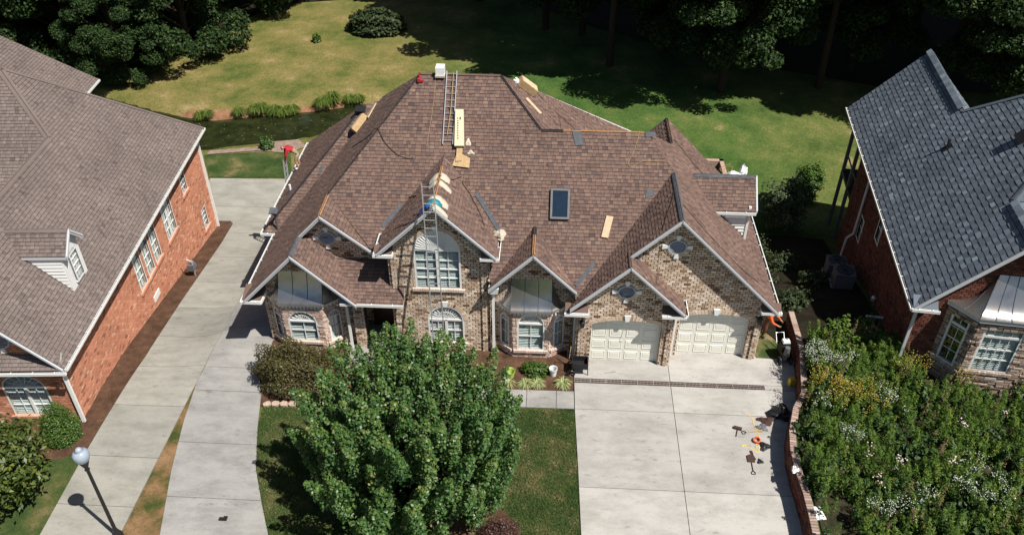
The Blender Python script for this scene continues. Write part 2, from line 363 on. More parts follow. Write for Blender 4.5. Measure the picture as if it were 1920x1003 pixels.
def dist_poly(p, poly):
    best = 1e9; n = len(poly)
    for i in range(n):
        a, b = poly[i], poly[(i+1) % n]; dx, dy = b[0]-a[0], b[1]-a[1]
        t = max(0, min(1, ((p[0]-a[0])*dx+(p[1]-a[1])*dy)/(dx*dx+dy*dy+1e-9)))
        best = min(best, math.hypot(p[0]-a[0]-t*dx, p[1]-a[1]-t*dy))
    return best

# ------------------------------------------------------------------ the land
FZ = .8
WALL = [(x*1.0088, y*1.0088) for x, y in [(9.95, 33), (9.95, 27.5), (9.85, 25.0), (9.42, 22.7), (8.96, 21.9), (8.60, 20.8), (8.45, 19.9), (8.44, 18.9), (8.49, 18.1), (8.48, 17.2), (8.45, 16.5), (8.3, 13), (8.2, 8)]]
def wallx(y):
    for (xa, ya), (xb, yb) in zip(WALL, WALL[1:]):
        if yb <= y <= ya: return xa+(xb-xa)*(ya-y)/(ya-yb)
    return WALL[0][0] if y > 30 else WALL[-1][0]
POND = [(-34, 55), (-28, 52.4), (-25.5, 51.6), (-23.5, 51.2), (-20.7, 52.0), (-16.4, 53.1), (-12.5, 54.7), (-10.5, 54.6), (-10.3, 53), (-12.0, 52), (-14.3, 50.5), (-15.5, 49.3), (-17.5, 48.4), (-19.4, 47.9), (-22.5, 46.9), (-27, 46), (-34, 47)]
def T(x, y):
    y0 = lerp(20.5, 27.5, sm((x+15.6)/4.8)); t = min(1, max(0, (y-y0)/(38.5-y0))); low = -3*((t*t/.6 if t < .3 else t-.15)/.85)
    hi = FZ-(FZ+3)*sm((y-26)/15)
    xw = wallx(y)
    step = hi if x > xw+.12 else low; z = lerp(step, lerp(low, hi, sm((x-9.2)/4)), sm((y-27)/1.2)) if y > 27 else step
    if 44 < y < 57 and -36 < x < -8:
        d = dist_poly((x, y), POND)
        ins = inside((x, y), POND); e = (-d if ins else d)
        z -= .95*sm((.45-e)/1.1)
    if y > 58: z += .6*sm((y-58)/40)
    return z
def grid_mesh(name, xs, ys, mat, off=0, **tag):
    V = np.array([(x, y, T(x, y)+off) for y in ys for x in xs]); nx, ny = len(xs), len(ys)
    i = np.arange(ny-1)[:, None]*nx+np.arange(nx-1)[None]; i = i.ravel()
    Q = np.stack([i, i+1, i+1+nx, i+nx], 1)
    o = bulk(name, V, Q, np.full(len(Q), .5), mat, **tag)
    o.data.polygons.foreach_set('use_smooth', [True]*len(Q)); return o
def patch(name, poly, off, mat, cell=.6, parent=None, rnd=.5, skirt=.0, zf=T, **tag):
    """sheet draped on the land inside an outline"""
    poly = [(float(p[0]), float(p[1])) for p in poly]
    x0, x1 = min(p[0] for p in poly), max(p[0] for p in poly); y0, y1 = min(p[1] for p in poly), max(p[1] for p in poly)
    m = MB(); u = x0
    while u < x1:
        v = y0
        while v < y1:
            c = clip(poly, u, min(u+cell, x1), v, min(v+cell, y1))
            if c and area(c) > 1e-5: m.add([(a, b, zf(a, b)+off) for a, b in c], [list(range(len(c)))], rnd)
            v += cell
        u += cell
    if skirt:
        n = len(poly)
        for i in range(n):
            a, b = poly[i], poly[(i+1) % n]; k = max(1, int(math.hypot(b[0]-a[0], b[1]-a[1])/cell))
            for j in range(k):
                p = (lerp(a[0], b[0], j/k), lerp(a[1], b[1], j/k)); q = (lerp(a[0], b[0], (j+1)/k), lerp(a[1], b[1], (j+1)/k))
                m.add([(*p, zf(*p)+off), (*q, zf(*q)+off), (*q, zf(*q)+off-skirt), (*p, zf(*p)+off-skirt)], [(0, 1, 2, 3)], rnd)
    return m.build(name, mat, parent, world=parent is not None, fix=False, **tag)
xs = [-300, -120, -70]+list(np.arange(-50, -19, 1.0))+list(np.arange(-19, -10, .25))+list(np.arange(-10, 8, 1.0))+list(np.arange(8, 11, .14))+list(np.arange(11, 50, 1.0))+[70, 120, 300]
ys = [-200, -60, -10, 5, 12]+list(np.arange(14, 60, .5))+list(np.arange(60, 90, 2))+[110, 160, 300, 700]
grid_mesh('ground', xs, ys, 'rear_lawn', -.045, kind='structure')
pw = MB(); pw.poly([(x, y, -3.42) for x, y in [(-36, 43.5), (-8.5, 43.5), (-8.5, 57), (-36, 57)]], (0, 0, -1), .02); pw.build('pond_water', 'water', kind='structure')

# ------------------------------------------------------------------ roofs: real shingle tabs on every slope
def dens(poly, step=.0): return poly
class Plane:
    def __init__(s, a, b, c): s.a, s.b, s.c = a, b, c; s.n = Vector((-b, -c, 1)).normalized(); s.v = Vector((b, c, b*b+c*c)).normalized(); s.u = s.v.cross(s.n)
    def z(s, x, y): return s.a+s.b*x+s.c*y
    def P(s, x, y, d=0): return Vector((x, y, s.z(x, y)))+s.n*d
    def hit(s, u, v):       # where a pixel's ray meets the slope (identity placement only)
        d = ray(u, v); o = Vector((0, 0, s.a)); return CAM+d*((o-CAM).dot(s.n)/d.dot(s.n))
    def frame(s): return Matrix((s.u, s.v, s.n)).transposed()
class House:
    def __init__(s, root, shingle, expo=.145, tab=(.12, .25), gap=.013): s.gap = gap; s.root, s.sh, s.expo, s.tab = root, shingle, expo, tab; s.tabs = []; s.bricks = []
SH_MESH = {}
def roof(h, name, pl, poly, vis=None, lab=None, felt='felt', rowbias=0):
    name = next((k+'_slope' for k in ('dormer', 'porch', 'pent', 'bay', 'garage', 'wing', 'gable', 'hip', 'tower') if k in name), 'roof_slope')
    P3 = [pl.P(x, y) for x, y in poly]
    m = MB(); m.poly([p-pl.n*.005 for p in P3], -pl.n, .11)
    ro = m.build(name, 'soffit', h.root)
    ft = MB(); ft.poly([p+pl.n*.004 for p in P3], -pl.n, .006); ft.build('underlay', felt, ro)
    uv = [(p.dot(pl.u), p.dot(pl.v)) for p in P3]
    umin, umax = min(p[0] for p in uv), max(p[0] for p in uv); vmin, vmax = min(p[1] for p in uv), max(p[1] for p in uv)
    org = P3[0]-pl.u*uv[0][0]-pl.v*uv[0][1]; e = h.expo; k = math.floor(vmin/e); rest = MB()
    while k*e < vmax:
        v0 = k*e; rr = random.Random(k*7919+int(abs(pl.a)*100)); u = umin-rr.random()*.4; thick = rr.random() < .5
        while u < umax:
            wd = round(rr.uniform(*h.tab)/.03)*.03; r = min(1, max(0, rr.gauss(.58 if thick else .42, .15)))
            bt = .022 if thick else .010; thick = not thick
            c = clip(uv, u+.005, u+wd-.005, v0, v0+e-h.gap)
            if c and area(c) > 2e-4:
                full = len(c) == 4 and area(c) > .98*(wd-.01)*(e-h.gap)
                h.tabs.append((ro, pl, org, u, v0, wd, bt, c, r, full and (vis is None or vis(org+pl.u*(u+wd/2)+pl.v*v0)), Matrix(XF), rest))
            u += wd
        k += 1
    h.pend = getattr(h, 'pend', []); h.pend.append((rest, ro, Matrix(XF)))
    return ro
def tabgeo(m, pl, org, v0, e, bt, c, r):
    n = len(c); top = []; bot = []
    for a, b in c:
        hgt = bt+(.003-bt)*min(1, max(0, (b-v0)/e)); p = org+pl.u*a+pl.v*b; top.append(p+pl.n*hgt); bot.append(p+pl.n*.003)
    m.add(top+bot, [list(range(n))]+[(i, n+i, n+(i+1) % n, (i+1) % n) for i in range(n)], r)
def finish_shingles(h, quota=300):
    e = h.expo; cand = []
    for i, t in enumerate(h.tabs):
        if t[9]:
            ro, pl, org, u, v0, wd, bt, c, r, full, X, rest = t; p = X @ (org+pl.u*(u+wd/2)+pl.v*v0); d = CAM-p
            cand.append((wd*abs(d.normalized().dot(X.to_3x3() @ pl.n))/(d.length**2), i))
    pick = {i for _, i in sorted(cand, reverse=True)[:quota]}
    for i, t in enumerate(h.tabs):
        ro, pl, org, u, v0, wd, bt, c, r, full, X, rest = t
        if i in pick:
            key = (h.sh, round(wd/.03), bt > .015, round(r*5))
            if key not in SH_MESH:
                m = MB(); q = Plane(0, 0, 0); W = key[1]*.03-.01; n = [(-W/2, 0), (W/2, 0), (W/2, e-h.gap), (-W/2, e-h.gap)]
                top = [Vector((a, b, bt+(.003-bt)*b/e)) for a, b in n]; bot = [Vector((a, b, .003)) for a, b in n]
                m.add(top+bot, [[0, 1, 2, 3]]+[(k, 4+k, 4+(k+1) % 4, (k+1) % 4) for k in range(4)], key[3]/5)
                me = bpy.data.meshes.new('shingle'); me.from_pydata(m.v, [], m.f); at = me.attributes.new('rnd', 'FLOAT', 'FACE'); at.data.foreach_set('value', m.r)
                me.materials.append(M[h.sh]); SH_MESH[key] = me
            o = bpy.data.objects.new('shingle', SH_MESH[key]); link(o, ro)
            o.matrix_basis = wm(ro).inverted() @ X @ Matrix.Translation(org+pl.u*(u+wd/2)+pl.v*v0) @ pl.frame().to_4x4()
        else: tabgeo(rest, pl, org, v0, e, bt, c, r)
    global XF; keep = XF
    for rest, ro, X in h.pend:
        XF = X
        if rest.f: rest.build('shingles', h.sh, ro, kind='stuff', fix=False)
    XF = keep; h.tabs = []; h.pend = []
def cap(h, p, q, n1, n2, wd, mat, name='ridge_strip', th=.02, lift=.02, parent=None):
    m = MB(); p, q = Vector(p), Vector(q); d = (q-p).normalized()
    for n in (n1, n2):
        s = d.cross(n); s = s if s.z < 0 else -s
        if abs(s.z) < 1e-3: s = Vector((n.x, n.y, 0))
        s.normalize(); m.poly([p+n*lift, q+n*lift, q+s*wd+n*lift, p+s*wd+n*lift], n, th)
    return m.build(name, mat, parent or h.root)
def rake(h, p, q, out, hgt=.15, th=.05, name='rake_board', mat='trim'):
    m = MB(); out = Vector(out); p, q = Vector(p)+out*(th/2), Vector(q)+out*(th/2); dn = Vector((0, 0, -1))
    m.poly([p+Vector((0, 0, .02)), q+Vector((0, 0, .02)), q+dn*hgt, p+dn*hgt], out, th*.5)
    m.poly([p+Vector((0, 0, .035))+out*.026, q+Vector((0, 0, .035))+out*.026, q+dn*hgt*.4+out*.026, p+dn*hgt*.4+out*.026], out, .03)
    return m.build(name, mat, h.root)
def gutter(h, p, q, out, mat='white', hang=.75):
    m = MB(); p, q, out = Vector(p), Vector(q), Vector(out).normalized(); d = (q-p); L = d.length; d = d/L; u = Vector((0, 0, 1))
    def strip(o0, o1, z0, z1): m.poly([p+out*o0+u*z0, q+out*o0+u*z0, q+out*o0+u*z1, p+out*o0+u*z1], out, o1-o0)
    strip(.0, .012, -.11, -.02); strip(.092, .104, -.10, .0); strip(.012, .092, -.11, -.10)
    strip(.086, .112, -.012, .004)
    for t in (0, L): m.box(p+d*t+out*.052-u*.055, (.014, .104, .10), Matrix((d, out, u)).transposed())
    k = max(1, int(L/hang))
    for i in range(k): m.box(p+d*(L*(i+.5)/k)+out*.06+u*.004, (.03, .11, .012), Matrix((d, out, u)).transposed())
    o = m.build('gutter', mat, h.root); m = MB(); strip(.014, .090, -.098, -.085); m.build('trough_dirt', 'felt', o); return o  # second mesh: dark strip along the inside bottom
def downspout(h, pts, mat='white', r=.05):
    m = MB()
    for a, b in zip(pts, pts[1:]): m.bar(a, b, r*2, r*1.5, up=(0, 1, 0) if abs(Vector(b).z-Vector(a).z) > .3 else (0, 0, 1))
    return m.build('downspout', mat, h.root)

# ------------------------------------------------------------------ walls: real bricks
class Frame:
    """a wall face: o = origin, u runs along the wall, n points out of it"""
    def __init__(s, o, u): s.o = Vector(o); s.u = Vector(u).normalized(); s.w = Vector((0, 0, 1)); s.n = s.u.cross(s.w)
    def p(s, u, w, d=0): return s.o+s.u*u+s.w*w+s.n*d
    def mtx(s): return Matrix((s.u, s.n, s.w)).transposed()
    def box(s, m, u0, u1, w0, w1, d0, d1, rnd=.5, mi=0): return m.box(s.p((u0+u1)/2, (w0+w1)/2, (d0+d1)/2), (abs(u1-u0), abs(d1-d0), abs(w1-w0)), s.mtx(), rnd, mi)
class Hole:
    """opening: u0..u1, w0..spring, then an arch of given rise"""
    def __init__(s, u0, u1, w0, sp, rise=0, seg=14): s.u0, s.u1, s.w0, s.sp, s.rise, s.seg = u0, u1, w0, sp, rise, seg; s.c = (u0+u1)/2; s.a = (u1-u0)/2
    def outline(s, g=0):
        o = [(s.u0-g, s.w0-g), (s.u1+g, s.w0-g)]
        if s.rise:
            o += [(s.c+(s.a+g)*math.cos(math.pi*i/s.seg), s.sp+(s.rise+g)*math.sin(math.pi*i/s.seg)) for i in range(s.seg+1)]
        else: o += [(s.u1+g, s.sp+g), (s.u0-g, s.sp+g)]
        return o
    def span(s, w):
        if w < s.w0 or w > s.sp+s.rise: return None
        if w <= s.sp: return (s.u0, s.u1)
        k = s.a*math.sqrt(max(0, 1-((w-s.sp)/s.rise)**2)); return (s.c-k, s.c+k)
def brickwall(h, fr, outline, holes=(), mat='brick_tan', mortar='mortar_joint_shade', bl=.225, bh=.105, jt=.024, dep=.02, vis=False, name='wall', th=.2, stone=False, rough=.0):
    name = 'wall' if name in ('side_wall', 'rear_wall', 'front_wall') else name
    loops = [list(q) for q in (x.outline() for x in holes if x.w0 > min(p[1] for p in outline)+.02)]
    m = MB(); m.poly([fr.p(u, w, 0) for u, w in outline], -fr.n, th, [[fr.p(u, w, 0) for u, w in lp] for lp in loops])
    wo = m.build(name, mortar, h.root)
    umin, umax = min(p[0] for p in outline), max(p[0] for p in outline); wmin, wmax = min(p[1] for p in outline), max(p[1] for p in outline)
    rest = MB(); row = 0; w0 = wmin; rr = random.Random(int(umax*100+wmax*37))
    while w0 < wmax-.01:
        rh = bh if not stone else rr.uniform(bh*.6, bh*1.5); u = umin-(bl/2 if row % 2 else 0)-(rr.random()*bl if stone else 0)
        while u < umax:
            wd = bl if not stone else rr.uniform(bl*.5, bl*1.6)
            segs = [(u+jt/2, u+wd-jt/2)]; mid = w0+rh/2
            for hl in holes:
                sp = hl.span(mid)
                if sp:
                    ns = []
                    for a, b in segs:
                        if b <= sp[0] or a >= sp[1]: ns.append((a, b)); continue
                        if a < sp[0]-.01: ns.append((a, sp[0]-.004))
                        if b > sp[1]+.01: ns.append((sp[1]+.004, b))
                    segs = ns
            for a, b in segs:
                c = clip(outline, a, b, w0, w0+rh-jt)
                if c and area(c) > 8e-4:
                    full = not stone and len(c) == 4 and abs(area(c)-(bl-jt)*(bh-jt)) < 1e-4
                    h.bricks.append((wo, fr, c, min(1, max(0, rr.gauss(.5, .25))), full and vis, Matrix(XF), rest, mat, bl-jt, bh-jt, dep*(rr.uniform(.5, 2.4) if stone else rr.uniform(.75, 1.15))))
            u += wd
        w0 += rh; row += 1
    h.bpend = getattr(h, 'bpend', []); h.bpend.append((rest, wo, Matrix(XF), mat)); return wo
BR_MESH = {}
def finish_bricks(h, quota=300):
    cand = []
    for i, t in enumerate(h.bricks):
        if t[4]:
            p = t[5] @ t[1].p(*t[2][0]); d = CAM-p; cand.append((abs(d.normalized().dot(t[5].to_3x3() @ t[1].n))/d.length**2, i))
    pick = {i for _, i in sorted(cand, reverse=True)[:quota]}
    for i, (wo, fr, c, r, full, X, rest, mat, bw, bh, dep) in enumerate(h.bricks):
        if i in pick:
            key = (mat, round(bw, 3), round(r*6))
            if key not in BR_MESH:
                m = MB(); m.box((0, .0055, 0), (bw, .015, bh)); me = bpy.data.meshes.new('brick'); me.from_pydata(m.v, [], m.f)
                at = me.attributes.new('rnd', 'FLOAT', 'FACE'); at.data.foreach_set('value', [key[2]/6]*6); me.materials.append(M[mat]); BR_MESH[key] = me
            o = bpy.data.objects.new('brick', BR_MESH[key]); link(o, wo)
            cu = sum(q[0] for q in c)/4; cw = sum(q[1] for q in c)/4
            o.matrix_basis = wm(wo).inverted() @ X @ Matrix.Translation(fr.p(cu, cw, 0)) @ fr.mtx().to_4x4()
        else:
            n = len(c); rest.add([fr.p(u, w, dep) for u, w in c]+[fr.p(u, w, -.002) for u, w in c], [list(range(n))]+[(k, n+k, n+(k+1) % n, (k+1) % n) for k in range(n)], r)
    global XF; keep = XF
    for rest, wo, X, mat in h.bpend:
        XF = X
        if rest.f: rest.build('bricks' if 'stone' not in mat else 'stones', mat, wo, kind='stuff', fix=False)
    XF = keep; h.bricks = []; h.bpend = []
def soldier_arch(h, wo, fr, hl, mat, depth=.2, keystone=True, bw=.075, proud=.03, only_arch=True):
    """ring of upright bricks round an opening's head, each one its own piece"""
    n = max(6, int(math.pi*(hl.a+hl.rise)/2/bw)); pts = []
    for i in range(n):
        a0, a1 = math.pi*(i+.06)/n, math.pi*(i+.94)/n
        if keystone and abs((i+.5)/n-.5) < .5/n*1.2: continue
        f = lambda a, g: (hl.c+(hl.a+g)*math.cos(a), hl.sp+(hl.rise+g)*math.sin(a))
        c = [f(a0, .0), f(a0, depth), f(a1, depth), f(a1, .0)]
        m = MB(); m.poly([fr.p(u, w, -.02) for u, w in c], fr.n, .02+proud, rnd=min(1, max(0, random.gauss(.55, .2)))); m.build('brick', mat, wo)
    if keystone:
        t = hl.sp+hl.rise; m = MB(); c = [(hl.c-.07, t-.03), (hl.c+.07, t-.03), (hl.c+.12, t+depth+.06), (hl.c-.12, t+depth+.06)]
        m.poly([fr.p(u, w, -.02) for u, w in c], fr.n, .09); m.build('keystone', 'white', wo)
def ring(m, fr, hl, g0, g1, d0, d1):
    a, b = hl.outline(g0), hl.outline(g1); n = len(a)
    for i in range(n):
        j = (i+1) % n; q = [fr.p(*a[i], d0), fr.p(*b[i], d0), fr.p(*b[j], d0), fr.p(*a[j], d0)]; q2 = [p+fr.n*(d1-d0) for p in q]
        m.add(q+q2, [(0, 1, 2, 3), (4, 5, 6, 7), (0, 1, 5, 4), (2, 3, 7, 6)])
def window(h, fr, hl, cols=2, rows=3, depth=-.06, fan=7, blinds=True, mull=0, sill=None, frame='white', fw=.06, name='window', transom=0, room='darkroom', solidfan=False):
    wo = MB(); ring(wo, fr, hl, -fw, .015, depth-.02, depth+.08)
    if mull:
        for i in range(1, mull): u = lerp(hl.u0, hl.u1, i/mull); fr.box(wo, u-.05, u+.05, hl.w0, hl.sp, depth-.01, depth+.06)
    if hl.rise and fan: fr.box(wo, hl.u0, hl.u1, hl.sp-.04, hl.sp+.04, depth-.01, depth+.06)
    w = wo.build(name, frame, h.root)
    g = MB(); g.poly([fr.p(u, v, depth) for u, v in hl.outline(-.01)], fr.n, .006); g.build('pane', 'glass', w)
    bk = MB(); bk.poly([fr.p(u, v, depth-(.28 if room == 'darkroom' else .1)) for u, v in hl.outline(.04)], fr.n, .01); bk.build('room_shade', room, w)
    mu = MB(); t = .010; lo, hi = hl.w0+fw, hl.sp-.03
    for i in range(1, cols): u = lerp(hl.u0+fw, hl.u1-fw, i/cols); fr.box(mu, u-t, u+t, lo, hi, depth+.006, depth+.03)
    for i in range(1, rows): v = lerp(lo, hi, i/rows); k = 2.2*t if (i*2 == rows) else t; fr.box(mu, hl.u0+fw, hl.u1-fw, v-k, v+k, depth+.006, depth+.033)
    if hl.rise and fan:
        for i in range(1, fan+1):
            a = math.pi*i/(fan+1); mu.bar(fr.p(hl.c+.14*hl.a*math.cos(a), hl.sp+.14*hl.rise*math.sin(a), depth+.018), fr.p(hl.c+(hl.a-.03)*math.cos(a), hl.sp+(hl.rise-.03)*math.sin(a), depth+.018), .022, .02, up=fr.n)
        for k in (.5,) if not solidfan else ():
            for i in range(12):
                a, b = math.pi*i/12, math.pi*(i+1)/12; mu.bar(fr.p(hl.c+k*hl.a*math.cos(a), hl.sp+k*hl.rise*math.sin(a), depth+.018), fr.p(hl.c+k*hl.a*math.cos(b), hl.sp+k*hl.rise*math.sin(b), depth+.018), .022, .02, up=fr.n)
    if mu.f: mu.build('muntins', frame, w)
    if solidfan:
        s = MB(); s.poly([fr.p(hl.c+hl.a*math.cos(math.pi*i/16), hl.sp+hl.rise*math.sin(math.pi*i/16), depth+.045) for i in range(17)], fr.n, .01)
        for i in range(1, 22):
            a = math.pi*i/22; s.bar(fr.p(hl.c+.1*hl.a*math.cos(a), hl.sp+.1*hl.rise*math.sin(a), depth+.06), fr.p(hl.c+(hl.a-.02)*math.cos(a), hl.sp+(hl.rise-.02)*math.sin(a), depth+.06), .02, .025, up=fr.n)
        s.build('fan_shade', 'white', w)
    if blinds:
        b = MB(); v = lo+.02; top = hl.sp-.02 if solidfan or not hl.rise else hl.sp+hl.rise*.97
        while v < top:
            sp = hl.span(v); sp = sp or (hl.u0, hl.u1); c = (sp[0]+sp[1])/2; hw = (sp[1]-sp[0])/2-.05
            if hw > .05: b.box(fr.p(c, v, depth-.07), (hw*2, .12, .012), fr.mtx() @ Matrix.Rotation(-.6, 3, 'X'))
            v += .085
        for u in np.linspace(hl.u0+.05, hl.u1-.05, 2*max(1, mull)+1): fr.box(b, u-.025, u+.025, lo, hl.sp, depth-.075, depth-.035)
        b.build('blind', 'blind' if blinds is True else blinds, w)
    if sill:
        s = MB(); u = hl.u0-.15
        while u < hl.u1+.149: fr.box(s, u+.004, min(u+.10, hl.u1+.15)-.004, hl.w0-.13, hl.w0-.01, -.04, .09, rnd=random.random()*.5+.45); u += .10
        s.build('sill', sill, w)
    return w
def roundvent(h, fr, c, w, r, ry=None):
    ry = ry or r; v = MB(); n = 24; ov = [(c+r*math.cos(2*math.pi*i/n), w+ry*math.sin(2*math.pi*i/n)) for i in range(n)]
    v.poly([fr.p(a, b, -.01) for a, b in ov], fr.n, .03); vo = v.build('gable_vent', 'louver', h.root)
    rg = MB()
    for i in range(n):
        j = (i+1) % n; f = lambda k, s, d: fr.p(c+(ov[k][0]-c)*s, w+(ov[k][1]-w)*s, d)
        q = [f(i, .88, .0), f(i, 1.05, .0), f(j, 1.05, .0), f(j, .88, .0)]; q2 = [p+fr.n*.07 for p in q]; rg.add(q+q2, [(4, 5, 6, 7), (0, 1, 5, 4), (2, 3, 7, 6)])
    rg.build('rim', 'louver', vo)
    for i in range(8):
        zz = w-ry*.8+ry*1.6*(i+.5)/8; hw = r*.88*math.sqrt(max(.02, 1-((zz-w)/ry)**2)); s = MB(); s.box(fr.p(c, zz, .035), (2*hw, .05, .012), fr.mtx() @ Matrix.Rotation(.7, 3, 'X')); s.build('louvre_slat', 'louver', vo)
    for k in range(4):
        a = math.pi/2*k; ca, sa = math.cos(a), math.sin(a); f = lambda t, q: fr.p(c+ca*(r*1.05+t)-sa*q, w+sa*(ry*1.05+t)+ca*q, -.01)
        s = MB(); s.poly([f(0, -.06), f(.2, -.1), f(.2, .1), f(0, .06)], fr.n, .08); s.build('keystone', 'white', vo)
    return vo
def vent_ring(h, wo, fr, c, w, r, ry, mat):
    n = 22
    for i in range(n):
        a0, a1 = 2*math.pi*(i+.08)/n, 2*math.pi*(i+.92)/n; f = lambda a, g: fr.p(c+(r+g)*math.cos(a), w+(ry+g)*math.sin(a), 0)
        m = MB(); m.poly([f(a0, .03), f(a0, .17), f(a1, .17), f(a1, .03)], fr.n, .028, rnd=random.uniform(.3, .9)); m.build('brick', mat, wo)
def dentils(h, p, q, out, n, sz=.07, drop=0):
    m = MB(); p, q = Vector(p), Vector(q)
    for i in range(n): m.box(p.lerp(q, (i+.5)/n)+Vector(out)*sz*.3, (sz, sz, sz*1.1))
    return m.build('dentils', 'white', h.root)

# ================================================================== the house being re-roofed
root = thing('brick_house', 'tan brick house with brown shingle roof under repair and two cream garage doors', 'house', (-1.5, 28, 0))
HM = House(root, 'shingle_brown')
LP = Plane(2.75+1.03*11.85, 1.03, 0); MF = Plane(6.85-.93*28.6, 0, .93); RP = Plane(2.7+8.8, -1, 0)
RP1 = Plane(9.4-.905*2.2, -.905, 0); GL = Plane(6.84-.97*4.66, .97, 0); SR = Plane(5.17+.97*2.94, -.97, 0)
REAR = Plane(9.4+.93*31.34, 0, -.93); R2B = Plane(7.89+.93*29.72, 0, -.93); RGL = Plane(6.68-4.82, 1, 0)
BL = Plane(5.25+.62, 1, 0); BR = Plane(5.25-.62, -1, 0); CL = Plane(7.15+.97*4.25, .97, 0); CR = Plane(7.15-.97*4.25, -.97, 0)
LG = Plane(5.006-9.66, -1, 0); UR = Plane(5.96-.85*8.73, -.85, 0); PP = Plane(2.75-.68*24.9, 0, .68)
WF = Plane(2.75-29.4, 0, 1.0); WL = Plane(2.75+1.03*12.4, 1.03, 0); WB = Plane(2.75+1.0*37.5, 0, -1.0)
DF = Plane(5.95-.93*29.95, 0, .93); DB = Plane(5.95+.93*29.95, 0, -.93)
vf = lambda p: 25.4 < p.y < 28.4 and -2 < p.x < 3 and p.z > 3.9 + abs(p.x+.62)*0 and not (abs(p.x+.62) < 1.5 and p.y < 26.9)
roof(HM, 'main_front_slope', MF, [(-5.39, 31.34), (-2.2, 31.34), (-.53, 29.72), (3.61, 29.72), (4.66, 28.59), (1.02, 24.85), (.9, 25.25), (-.2, 26.3), (-.62, 26.75), (-1.04, 26.3), (-2.15, 25.2), (-2.3, 25.3), (-2.3, 26.0), (-6.1, 26.0), (-6.1, 26.1), (-6.95, 26.1), (-8.73, 27.64)], vf)
no = lambda p: False
roof(HM, 'left_slope', LP, [(-5.39, 31.34), (-8.73, 27.64), (-8.73, 26.1), (-9.66, 26.1), (-9.66, 24.8), (-11.85, 24.8), (-11.85, 29.4), (-7.7, 33.67), (-7.6, 33.75)], no)
roof(HM, 'right_slope', RP, [(3.61, 29.72), (4.66, 28.59), (4.66, 25.25), (8.8, 25.25), (8.8, 33.4), (4.82, 33.4), (4.82, 31.02)], no)
roof(HM, 'tower_right_slope', RP1, [(-2.2, 31.34), (-.53, 29.72), (4.2, 29.8), (4.2, 37.5)], no)
roof(HM, 'garage_left_slope', GL, [(4.66, 28.59), (4.66, 25.25), (2.94, 25.25), (2.94, 24.6), (.8, 24.6)], no)
roof(HM, 'small_gable_right_slope', SR, [(2.94, 24.6), (5.17, 24.6), (5.17, 25.58), (2.94, 25.58)], no)
roof(HM, 'bay_gable_left_slope', BL, [(-.62, 25.03), (-.62, 26.88), (-2.32, 25.06), (-2.32, 25.03)], no)
roof(HM, 'bay_gable_right_slope', BR, [(-.62, 25.03), (-.62, 26.88), (1.08, 25.06), (1.08, 25.03)], no)
roof(HM, 'centre_gable_left_slope', CL, [(-4.25, 25.15), (-4.25, 28.92), (-6.5, 26.57), (-6.5, 25.15)], no)
roof(HM, 'centre_gable_right_slope', CR, [(-4.25, 25.15), (-4.25, 28.92), (-1.98, 26.57), (-1.98, 25.15)], no)
roof(HM, 'left_bay_right_slope', LG, [(-9.66, 24.8), (-7.4, 24.8), (-7.4, 24.9), (-8.46, 26.45), (-9.66, 26.45)], no)
roof(HM, 'upper_gable_right_slope', UR, [(-8.73, 26.1), (-6.75, 26.1), (-6.9, 26.2), (-8.73, 27.64)], no)
roof(HM, 'porch_slope', PP, [(-7.4, 24.9), (-5.6, 24.9), (-5.6, 25.48), (-6.17, 25.48), (-6.17, 26.45), (-8.46, 26.45)], no)
roof(HM, 'wing_front_slope', WF, [(-12.4, 29.4), (-11.85, 29.4), (-7.7, 33.67), (-8.4, 33.52)], no)
roof(HM, 'wing_left_slope', WL, [(-12.4, 29.4), (-8.4, 33.52), (-12.4, 37.5)], no)
roof(HM, 'wing_rear_slope', WB, [(-12.4, 37.5), (-8.4, 33.5), (-4, 33.5), (-4, 37.5)], no)
roof(HM, 'main_rear_slope', REAR, [(-5.39, 31.34), (-2.2, 31.34), (4.2, 37.5), (-7.6, 37.5), (-7.6, 33.75)], no)
roof(HM, 'low_rear_slope', R2B, [(-.53, 29.72), (3.61, 29.72), (4.82, 31.02), (2.6, 33.24), (2.6, 34.8), (-.5, 34.8)], no)
roof(HM, 'rear_gable_left_slope', RGL, [(4.82, 31.02), (4.82, 33.4), (2.62, 33.4), (2.62, 33.22)], no)
roof(HM, 'dormer_front_slope', DF, [(5.55, 29.95), (8.16, 29.95), (8.16, 28.85), (6.57, 28.85)], no)
roof(HM, 'dormer_rear_slope', DB, [(5.55, 29.95), (8.16, 29.95), (8.16, 31.05), (6.57, 31.05)], no)
finish_shingles(HM)
# ridges and hips: bare felt, wood and flashing where the caps are still missing
def hipcap(pl1, a, pl2, b, wd, mat, name='ridge_strip'): cap(HM, pl1.P(*a), pl1.P(*b), pl1.n, pl2.n, wd, mat, name)
hipcap(MF, (-5.39, 31.34), LP, (-8.73, 27.64), .03, 'felt', 'hip_strip')
hipcap(MF, (-2.2, 31.34), RP1, (-.53, 29.72), .035, 'felt', 'hip_strip')
hipcap(MF, (-5.39, 31.34), REAR, (-2.2, 31.34), .05, 'shingle_brown')
hipcap(WF, (-12.0, 29.81), WL, (-8.4, 33.5), .05, 'felt', 'hip_strip')
hipcap(MF, (-.5, 29.72), R2B, (.35, 29.72), .08, 'felt'); hipcap(MF, (.35, 29.72), R2B, (3.5, 29.72), .03, 'ridgewood')
hipcap(GL, (4.66, 28.5), RP, (4.66, 25.26), .10, 'flash'); hipcap(GL, (2.94, 25.57), SR, (2.94, 24.62), .05, 'shingle_brown')
hipcap(BL, (-.62, 26.85), BR, (-.62, 26.3), .08, 'felt'); hipcap(BL, (-.62, 26.3), BR, (-.62, 25.04), .04, 'ridgewood')
hipcap(CL, (-4.25, 28.0), CR, (-4.25, 25.16), .04, 'ridgewood')
